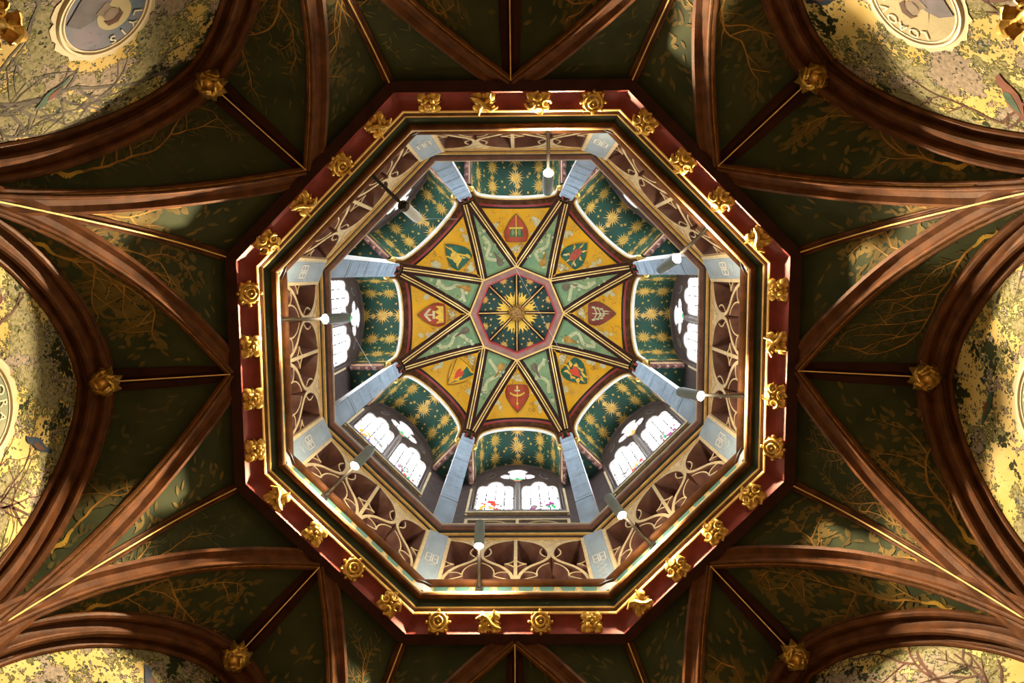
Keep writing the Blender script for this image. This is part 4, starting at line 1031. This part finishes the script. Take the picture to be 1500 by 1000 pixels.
CH = {
 0: [('parchment', bar(0, .12, 0, .75, .035)), ] + [('parchment', bar(0, .3 + .15 * i, sg * (.42 - .06 * i), .2 + .15 * i, .022)) for i in range(3) for sg in (-1, 1)] + [('parchment', circ(sg * (.46 - .06 * i), .18 + .15 * i, .075, 9)) for i in range(3) for sg in (-1, 1)] + [('parchment', flame(sg * .2, .52 + .1 * i, 1.2 * sg + .5, .22, .05)) for i in range(2) for sg in (-1, 1)],
 1: [('flame', flame(.0 + .3 * math.cos(a), .42 + .22 * math.sin(a), a, .42 if i % 2 else .32, .12)) for i, a in enumerate([2 * PI * j / 9 + .2 for j in range(9)])] + [('heart_red', heart(0, .42, .30))],
 2: [('flame', bar(0, .08, 0, .78, .03)), ('flame', circ(0, .08, .08, 10)), ('flame', bar(-.55, .28, -.3, .36, .035)), ('flame', bar(-.3, .36, 0, .4, .035)), ('flame', bar(0, .4, .3, .36, .035)), ('flame', bar(.3, .36, .55, .28, .035)), ('parchment', bar(-.2, .2, .2, .2, .03)), ('flame', [(-.1, .66), (.1, .66), (0, .82)]), ('heart_red', heart(0, .84, .11))],
 3: [('shield_green', [(.1, .02), (.62, .10), (.92, .02), (.55, .48), (0, 1.0), (.38, .45), (.16, .33)]), ('ink', bar(-.88, .06, -.1, .96, .02)), ('heart_red', heart(.05, .45, .27)), ('flame', [(.2, .5), (.42, .62), (.16, .74)])],
 4: [('parchment', bar(-.45, .55, 0, .75, .05)), ('parchment', bar(.45, .55, 0, .75, .05)), ('parchment', bar(0, .75, 0, .4, .05)), ('parchment', bar(-.3, .42, .3, .42, .045)), ('flame', [(-.6, .05), (-.66, .36), (-.4, .22), (-.22, .40), (0, .22), (.22, .40), (.4, .22), (.66, .36), (.6, .05)])],
 5: [('flame', bar(-.5, .12, .12, .62, .05)), ('flame', circ(-.52, .1, .12, 10)), ('flame', [(-.1, .2), (.3, .14), (.5, .3), (.42, .55), (.2, .65), (.05, .5), (-.1, .45)]), ('flame', flame(.35, .25, -.6, .4, .07)), ('flame', flame(.4, .5, .7, .35, .07)), ('flame', flame(.0, .6, 1.9, .3, .06)), ('flame', flame(-.1, .25, 3.6, .3, .06)), ('flame', bar(-.1, .5, .1, .98, .04))],
 6: [('leaf_green', [(-.55, .16), (.55, .16), (.42, .42), (.2, .58), (-.2, .58), (-.42, .42)]), ('flame', bar(0, .2, 0, .98, .035)), ('flame', bar(-.5, .5, .5, .5, .035)), ('web_green', [(-.3, .2), (-.1, .3), (-.2, .5), (-.36, .4)]), ('web_green', [(.3, .2), (.1, .3), (.2, .5), (.36, .4)])],
 7: [('flame', flame(.32 * math.cos(a), .42 + .24 * math.sin(a), a, .36, .06)) for a in [2 * PI * j / 7 + .4 for j in range(7)]] + [('rose_red', circ(0, .42, .30, 10)), ('shield_red', circ(0, .42, .19, 9)), ('rose_red', circ(0, .42, .11, 8)), ('parchment', bar(-.6, .12, -.3, .16, .04)), ('parchment', bar(.4, .2, .62, .1, .04))],
}
SHC = ['shield_brown', 'shield_green', 'shield_red', 'panel_yellow', 'shield_red', 'shield_green', 'shield_red', 'shield_green']
LAB = ['golden vault panel painted with a brown shield bearing a pale tree', 'golden vault panel painted with a green shield bearing a red heart in flames',
       'golden vault panel painted with a red shield bearing a gold anchor bow', 'golden vault panel painted with a pale shield, black band and red heart',
       'golden vault panel painted with a red shield bearing a gold crown and letter', 'golden vault panel painted with a green shield bearing a gold sceptre and beast',
       'golden vault panel painted with a red shield bearing a sword upright', 'golden vault panel painted with a green shield bearing a red rose']
S_AP0, S_LEN, S_W = 1.205, .45, .225
def shield_outline(gr=1.0):
    p = [(-1, 0), (-.5, -.02), (0, -.03), (.5, -.02), (1, 0)]
    for i in range(1, 8): y = i / 8; p.append(((1 - y ** 1.9), y))
    p.append((0, 1))
    for i in range(7, 0, -1): y = i / 8; p.append((-(1 - y ** 1.9), y))
    return [(x * gr, .38 + (y - .38) * gr) for x, y in p]
yb = (AP_Y, 0, 11.0)
_O = panel_h(S_AP0 + S_LEN * .42, 0); _dA = (panel_h(S_AP0 + S_LEN * .95, 0) - panel_h(S_AP0, 0)).normalized(); _N = Vector((0, 1, 0)).cross(_dA); _N = _N if _N.z < 0 else -_N
def shmap(off): return lambda x, y: _O + _dA * (S_LEN * (y - .42)) + Vector((0, -x * S_W, 0)) + _N * (off + .022)
def scroll(g, path, w, off, fn):
    for i in range(len(path) - 1):
        (x0, y0), (x1, y1) = path[i], path[i + 1]; L = math.hypot(x1 - x0, y1 - y0); nx, ny = -(y1 - y0) / L * w, (x1 - x0) / L * w
        g.add([fn(x0 - nx, y0 - ny, off), fn(x0 + nx, y0 + ny, off), fn(x1 + nx, y1 + ny, off), fn(x1 - nx, y1 - ny, off)], [(0, 1, 2, 3)])
ypanel = G().grid(panel_fn, 26, 12).mesh('panel_board', 'panel_yellow', yb, 80)
for k in range(8):
    rnd = random.Random(70 + k)
    root = empty('vault_compartment', yb, SIDE[k], label=LAB[k], cat='vault', group='golden panels of the star vault')
    link('panel_board', ypanel, root)
    rim = G().poly(shield_outline(1.05), shmap(.008)).mesh('shield_rim', 'ink', yb, 0)
    sh = link('shield', G().poly(shield_outline(), shmap(.014)).mesh('shield', SHC[k], yb, 0), root); link('shield_rim', rim, sh)
    bym = {}
    for i, (m, pts) in enumerate(CH[k]): bym.setdefault(m, G()).poly(pts, shmap(.018 + .0016 * i))
    for m, g in bym.items(): link('charge', g.mesh('charge', m, yb, 0), sh)
    # painted scrolls, birds and fruit round the shield
    for sg in (-1, 1):
        g = G(); y0 = 1.50; x0 = sg * .30
        path = [(y0 - .03 * math.sin(i * .9) - i * .012, x0 + sg * .022 * i) for i in range(9)]
        scroll(g, path, .028, .010, lambda a, t, off: panel_h(min(a, 1.70), t, off))
        path = [(1.30 + .03 * math.sin(i * 1.1), sg * (.24 + i * .016)) for i in range(6)]
        scroll(g, path, .02, .010, lambda a, t, off: panel_h(a, t, off))
        for q in range(4):
            a, t = rnd.uniform(1.36, 1.6), sg * rnd.uniform(.27, .42); r = rnd.uniform(.022, .04)
            g.poly([(a + r * math.cos(z) * 1.3, t + r * math.sin(z)) for z in [2 * PI * i / 9 for i in range(9)]], lambda x, y: panel_h(x, y, .012))
        link('painted_scroll', g.mesh('painted_scroll', 'parchment', yb, 0), root)['kind'] = 'stuff'
    g = G(); s0 = rnd.choice((-1, 1))
    bp = [(x * .62, y * .9) for x, y in BIRD]
    g.poly([(1.10 + y, s0 * x) for x, y in bp], lambda a, t: panel_h(a, t, .010))
    g.poly([(1.06 + .045 * math.cos(z), .055 * math.sin(z)) for z in [2 * PI * i / 12 for i in range(12)]], lambda a, t: panel_h(a, t, .011))
    link('painted_bird', g.mesh('painted_bird', 'parchment', yb, 0), root)
    g = G()
    for q in range(64):
        a = rnd.uniform(.98, 1.66); lim = max((a - .83) * .42, .02); t = rnd.uniform(-lim, lim)
        if abs(t) < .2 and 1.17 < a < 1.68: continue
        z = rnd.uniform(0, 6.28); pth = [(a + .03 * i * math.cos(z + i * .5) * .5, t + .03 * i * math.sin(z + i * .5) * .5) for i in range(5)]
        scroll(g, pth, .0036, .015, lambda a, t, off: panel_h(min(a, 1.70), t, off))
    link('painted_line', g.mesh('painted_line', 'paint_brown', yb, 0), root)['kind'] = 'stuff'

star = empty('star_vault', (0, 0, 12.0), label='star-shaped rib vault with pink octagon ring crowning the lantern', cat='vault')
star.location = (0, 0, Z0)
PST = Vector((1.86, 0, 10.80))
def rib_pt(sg):
    e = Vector((VR * COS, sg * VR * SIN, 0)); s0 = Vector((PST.x, sg * .045, 0))
    def f(u): p = s0.lerp(e, u); p.z = 10.80 + (VHT - 10.80) * gease(u) - .01; return p
    return f
SRIB = [(-.085, -.06), (-.078, -.025), (-.050, -.018), (-.034, -.006), (-.034, .008), (.034, .008), (.034, -.006), (.050, -.018), (.078, -.025), (.085, -.06)]
for sg in (-1, 1):
    a = plane_sweep(rib_pt(sg), SRIB, 16).mesh('star_rib', 'wood_dark')
    lines = G()
    for o in (-.019, .019):
        q = plane_sweep(rib_pt(sg), [(o - .0085, .004), (o - .0085, .014), (o + .0085, .014), (o + .0085, .004)], 16); lines.add(q.v, q.f)
    lm = lines.mesh('gilded_line', 'gold_line')
    for k in range(8): link('gilded_line', lm, link('star_rib', a, star, CORN[k]))
def web_fn(s, t):
    e = Vector((VR * COS, (s * 2 - 1) * VR * SIN, 0)); s0 = Vector((PST.x, (s * 2 - 1) * .045, 0)); p = s0.lerp(e, t); p.z = 10.80 + (VHT - 10.80) * gease(t) + .02; return p
def web_h(x, y, off=0):
    t = min(max((PST.x - x) / (PST.x - VR * COS), 0), 1); return Vector((x, y, 10.80 + (VHT - 10.80) * gease(t) + .02 - off))
wm = G().grid(web_fn, 6, 14).mesh('green_web', 'web_green', smooth=80)
for k in range(8):
    rnd = random.Random(500 + k); w = link('green_web', wm, star, CORN[k])
    g = G(); x0 = rnd.uniform(.84, .92); yo = rnd.choice((-.09, .08))
    g.poly([(x0 - .02, yo - .015), (x0, yo + .05), (x0 + .07, yo + .06), (x0 + .13, yo + .02), (x0 + .24, yo * .6 + .012), (x0 + .24, yo * .6 - .008), (x0 + .13, yo - .03), (x0 + .06, yo - .06), (x0, yo - .055)], lambda x, y: web_h(x, y, .012))
    link('painted_lute', g.mesh('painted_lute', 'ink' if k % 2 else 'branch_gold', smooth=0), w)
    g = G(); sgn = rnd.choice((-1, 1))
    path = [(.88 + i * .045, sgn * (.14 - i * .012) * math.cos(i * .75)) for i in range(12)]
    scroll(g, path, .026, .010, lambda x, y, off: web_h(x, y, off))
    for q in range(7):
        x = rnd.uniform(.86, 1.5); lim = .26 * (1.72 - x); y = rnd.uniform(-lim, lim); r = rnd.uniform(.016, .034)
        g.poly([(x + r * rnd.uniform(.7, 1.2) * math.cos(z), y + r * math.sin(z)) for z in [2 * PI * i / 8 for i in range(8)]], lambda a, b: web_h(a, b, .014))
    link('painted_scroll', g.mesh('painted_scroll', 'parch_dim', smooth=0), w)['kind'] = 'stuff'
    g = G()
    for q in range(9):
        x = rnd.uniform(.85, 1.6); lim = .24 * (1.74 - x); y = rnd.uniform(-lim, lim); z = rnd.uniform(0, 6.28)
        g.poly([(x + .035 * math.cos(z) * a - .01 * math.sin(z) * b, y + .035 * math.sin(z) * a + .01 * math.cos(z) * b) for a, b in ((0, 0), (.5, 1), (1.2, 0), (.5, -1))], lambda a, b: web_h(a, b, .016))
    link('painted_leaf', g.mesh('painted_leaf', 'leaf_green', smooth=0), w)
# ring: vertices at the side midpoints, so the pieces run corner to corner
def ring_piece(prof):
    g = G(); n = len(prof)
    V = [(r * COS, -r * SIN, h) for r, h in prof] + [(r * COS, r * SIN, h) for r, h in prof]
    F = [(j, (j + 1) % n, n + (j + 1) % n, n + j) for j in range(n)] + [tuple(range(n)), tuple(reversed(range(n, 2 * n)))]
    return g.add(V, F)
for nm, prof, m in (('ring_stone', [(.775, 12.03), (.675, 12.03), (.675, 12.42), (.775, 12.42)], 'pink_stone'),
                    ('ring_gold_line', [(.80, 12.022), (.772, 12.022), (.772, 12.06), (.80, 12.06)], 'gold_line'),
                    ('ring_dark_edge', [(.826, 12.03), (.80, 12.026), (.80, 12.09), (.826, 12.09)], 'wood_dark'),
                    ('ring_red_line', [(.678, 12.022), (.657, 12.026), (.657, 12.42), (.678, 12.42)], 'crimson_line')):
    me = ring_piece(prof).mesh(nm, m, smooth=0)
    for k in range(8): link(nm, me, star, CORN[k])
tri = G().add([(0, 0, 12.40), (.66 * COS, -.66 * SIN, 12.28), (.66 * COS, .66 * SIN, 12.28)], [(0, 1, 2)]).mesh('crown_web', 'crown_green', smooth=0)
def crown(x, y, off): return Vector((x, y, 12.40 - .12 * x / (.66 * COS) - off))
g = G()
nr = 9
for i in range(nr):
    a = rad(-21 + 42 * i / (nr - 1)); ln = .37 if i % 2 else .29; w = .032
    pts = []
    for u, sx in ((0.08, 1), (.16, 1), (.22, .8), (.27, .55), (ln * .9, .28), (ln, 0)):
        pts.append((u, sx * w * min(u / .12, 1.2), a + .05 * math.sin(u * 40 + i)))
    V = [(u * math.cos(b) - s * math.sin(b), u * math.sin(b) + s * math.cos(b)) for u, s, b in pts] + [(u * math.cos(b) + s * math.sin(b), u * math.sin(b) - s * math.cos(b)) for u, s, b in reversed(pts[:-1])]
    g.add([crown(x, y, .008 + .0006 * i) for x, y in V], [tuple(range(len(V)))])
rays = g.mesh('sun_rays', 'flame', smooth=0)
g = G()
for x, y, r in ((.45, .07, .028), (.44, -.10, .026), (.50, -.02, .022), (.53, .13, .024), (.52, -.15, .02)):
    pts = sun_pts(r, 5, r * .45, None, False); g.add([crown(x, y, .007)] + [crown(x + p, y + q, .007) for p, q in pts], [(0, 1 + i, 1 + (i + 1) % 10) for i in range(10)])
pts = [(x * .9, y) for x, y in sun_pts(.085, 14, .04, None)]
g.add([crown(.59, 0, .007)] + [crown(min(.59 + p, .606), q, .007) for p, q in pts], [(0, 1 + i, 1 + (i + 1) % 28) for i in range(28)])
cstars = g.mesh('gilded_stars', 'star_gold', smooth=0)
sp = G().sweep([(.06, 0, 12.375), (.65, 0, 12.26)], [Vector((0, 1, 0))] * 2, [Vector((0, 0, -1))] * 2, [(-.032, -.02), (-.026, .012), (-.012, .02), (.012, .02), (.026, .012), (.032, -.02)]).mesh('crown_rib', 'wood_dark', smooth=0)
spl = G().sweep([(.06, 0, 12.352), (.65, 0, 12.237)], [Vector((0, 1, 0))] * 2, [Vector((0, 0, -1))] * 2, [(-.009, -.01), (-.009, .003), (.009, .003), (.009, -.01)]).mesh('gilded_line', 'gold_line', smooth=0)
for k in range(8):
    w = link('crown_web', tri, star, CORN[k]); link('sun_rays', rays, w); link('gilded_stars', cstars, w)
    link('gilded_line', spl, link('crown_rib', sp, star, SIDE[k]))
g = G()
for i in range(10):
    a = 2 * PI * i / 10; d = Vector((math.cos(a), math.sin(a), 0))
    leaf3(g, Vector((0, 0, 12.31)) + d * .07, (0, 0, -1), d, .085, .034, .03, .01)
    g.ball(Vector((0, 0, 12.27)) + d * .10, .028, 1)
g.lathe((0, 0, 12.30), (0, 0, -1), [(.10, -.08), (.11, 0), (.09, .03), (.06, .04), (.05, .0), (0, -.02)], 14)
link('crown_boss', g.mesh('crown_boss', 'gold_dull', smooth=50), star)
# lid that closes the lantern above the vault and round the windows
lid = tag(link('trim_2', G().add([(3.0 * math.cos(a), 3.0 * math.sin(a), 12.75 + Z0) for a in CORN], [tuple(range(8))]).mesh('trim_2', 'wood_dark', smooth=0)), kind='structure')

# ------------------------------------------------ small things: cobweb threads, corner finials
def unp(px, py, h):
    x, y = (px - 750) / 1050, (py - 500) / 1050
    d = Vector((A[0][0] * x + A[1][0] * y + A[2][0], A[0][1] * x + A[1][1] * y + A[2][1], A[0][2] * x + A[1][2] * y + A[2][2])); d /= d.z
    return Vector((CAMP.x, CAMP.y, Z0)) + d * h
for lab, a, b, ha, hb in (('fine cobweb thread crossing the crown of the star vault', (733, 352), (822, 516), 11.7, 11.7), ('fine cobweb thread hanging from the unlit lamp', (618, 320), (670, 321), 6.0, 10.6),
                          ('fine cobweb thread in front of the window beside the black-banded shield', (512, 480), (548, 542), 9.0, 10.2)):
    p, q = unp(*a, ha), unp(*b, hb); n = 8
    pts = [p.lerp(q, i / n) - Vector((0, 0, .02 * math.sin(PI * i / n))) for i in range(n + 1)]
    g = G().tube([v - p for v in pts], .0022, 4)
    tag(link('cobweb_thread', g.mesh('cobweb_thread', 'silk'), None, 0, p), lab, 'cobweb')

def finial(k, t, h, lab):
    b = (2.56, t, h - .35); g = G(); rnd = random.Random(k)
    g.lathe((2.56, t, h), (0, 0, 1), [(.0, .0), (.03, -.01), (.05, -.06), (.035, -.10), (.055, -.16), (.07, -.26), (.05, -.35), (0, -.35)], 10)
    for i in range(6):
        a = 2 * PI * i / 6; d = Vector((math.cos(a), math.sin(a), 0)); leaf3(g, Vector((2.56, t, h - .16)) + d * .04, Vector((0, 0, 1)), d + Vector((0, 0, .5)), .09, .03, .03, .05)
        g.tube([Vector((2.56, t, h - .22)) + d * .06 + (d * math.cos(z) + Vector((0, 0, 1)) * math.sin(z)) * .022 for z in [2 * PI * j / 8 for j in range(9)]], .008, 5)
    place([('carved_finial', g.mesh('carved_finial', 'gold', b))], 'gilded_finial', b, SIDE[k], label=lab, cat='finial')
finial(7, .27, 3.02, 'gilded carved finial in front of the pale lettered medallion mural')
finial(5, -.24, 3.02, 'gilded carved finial in front of the blue medallion mural')

# unseen fill light, added low over the floor to brighten vault and tracery
ld = bpy.data.lights.new('room_fill', 'AREA'); ld.energy = FILL_POWER; ld.size = 1.2; ld.color = (1, .82, .55)
lo = bpy.data.objects.new('room_fill', ld); COL.objects.link(lo); lo.location = (0, 0, .35); lo.rotation_euler = (PI, 0, 0)
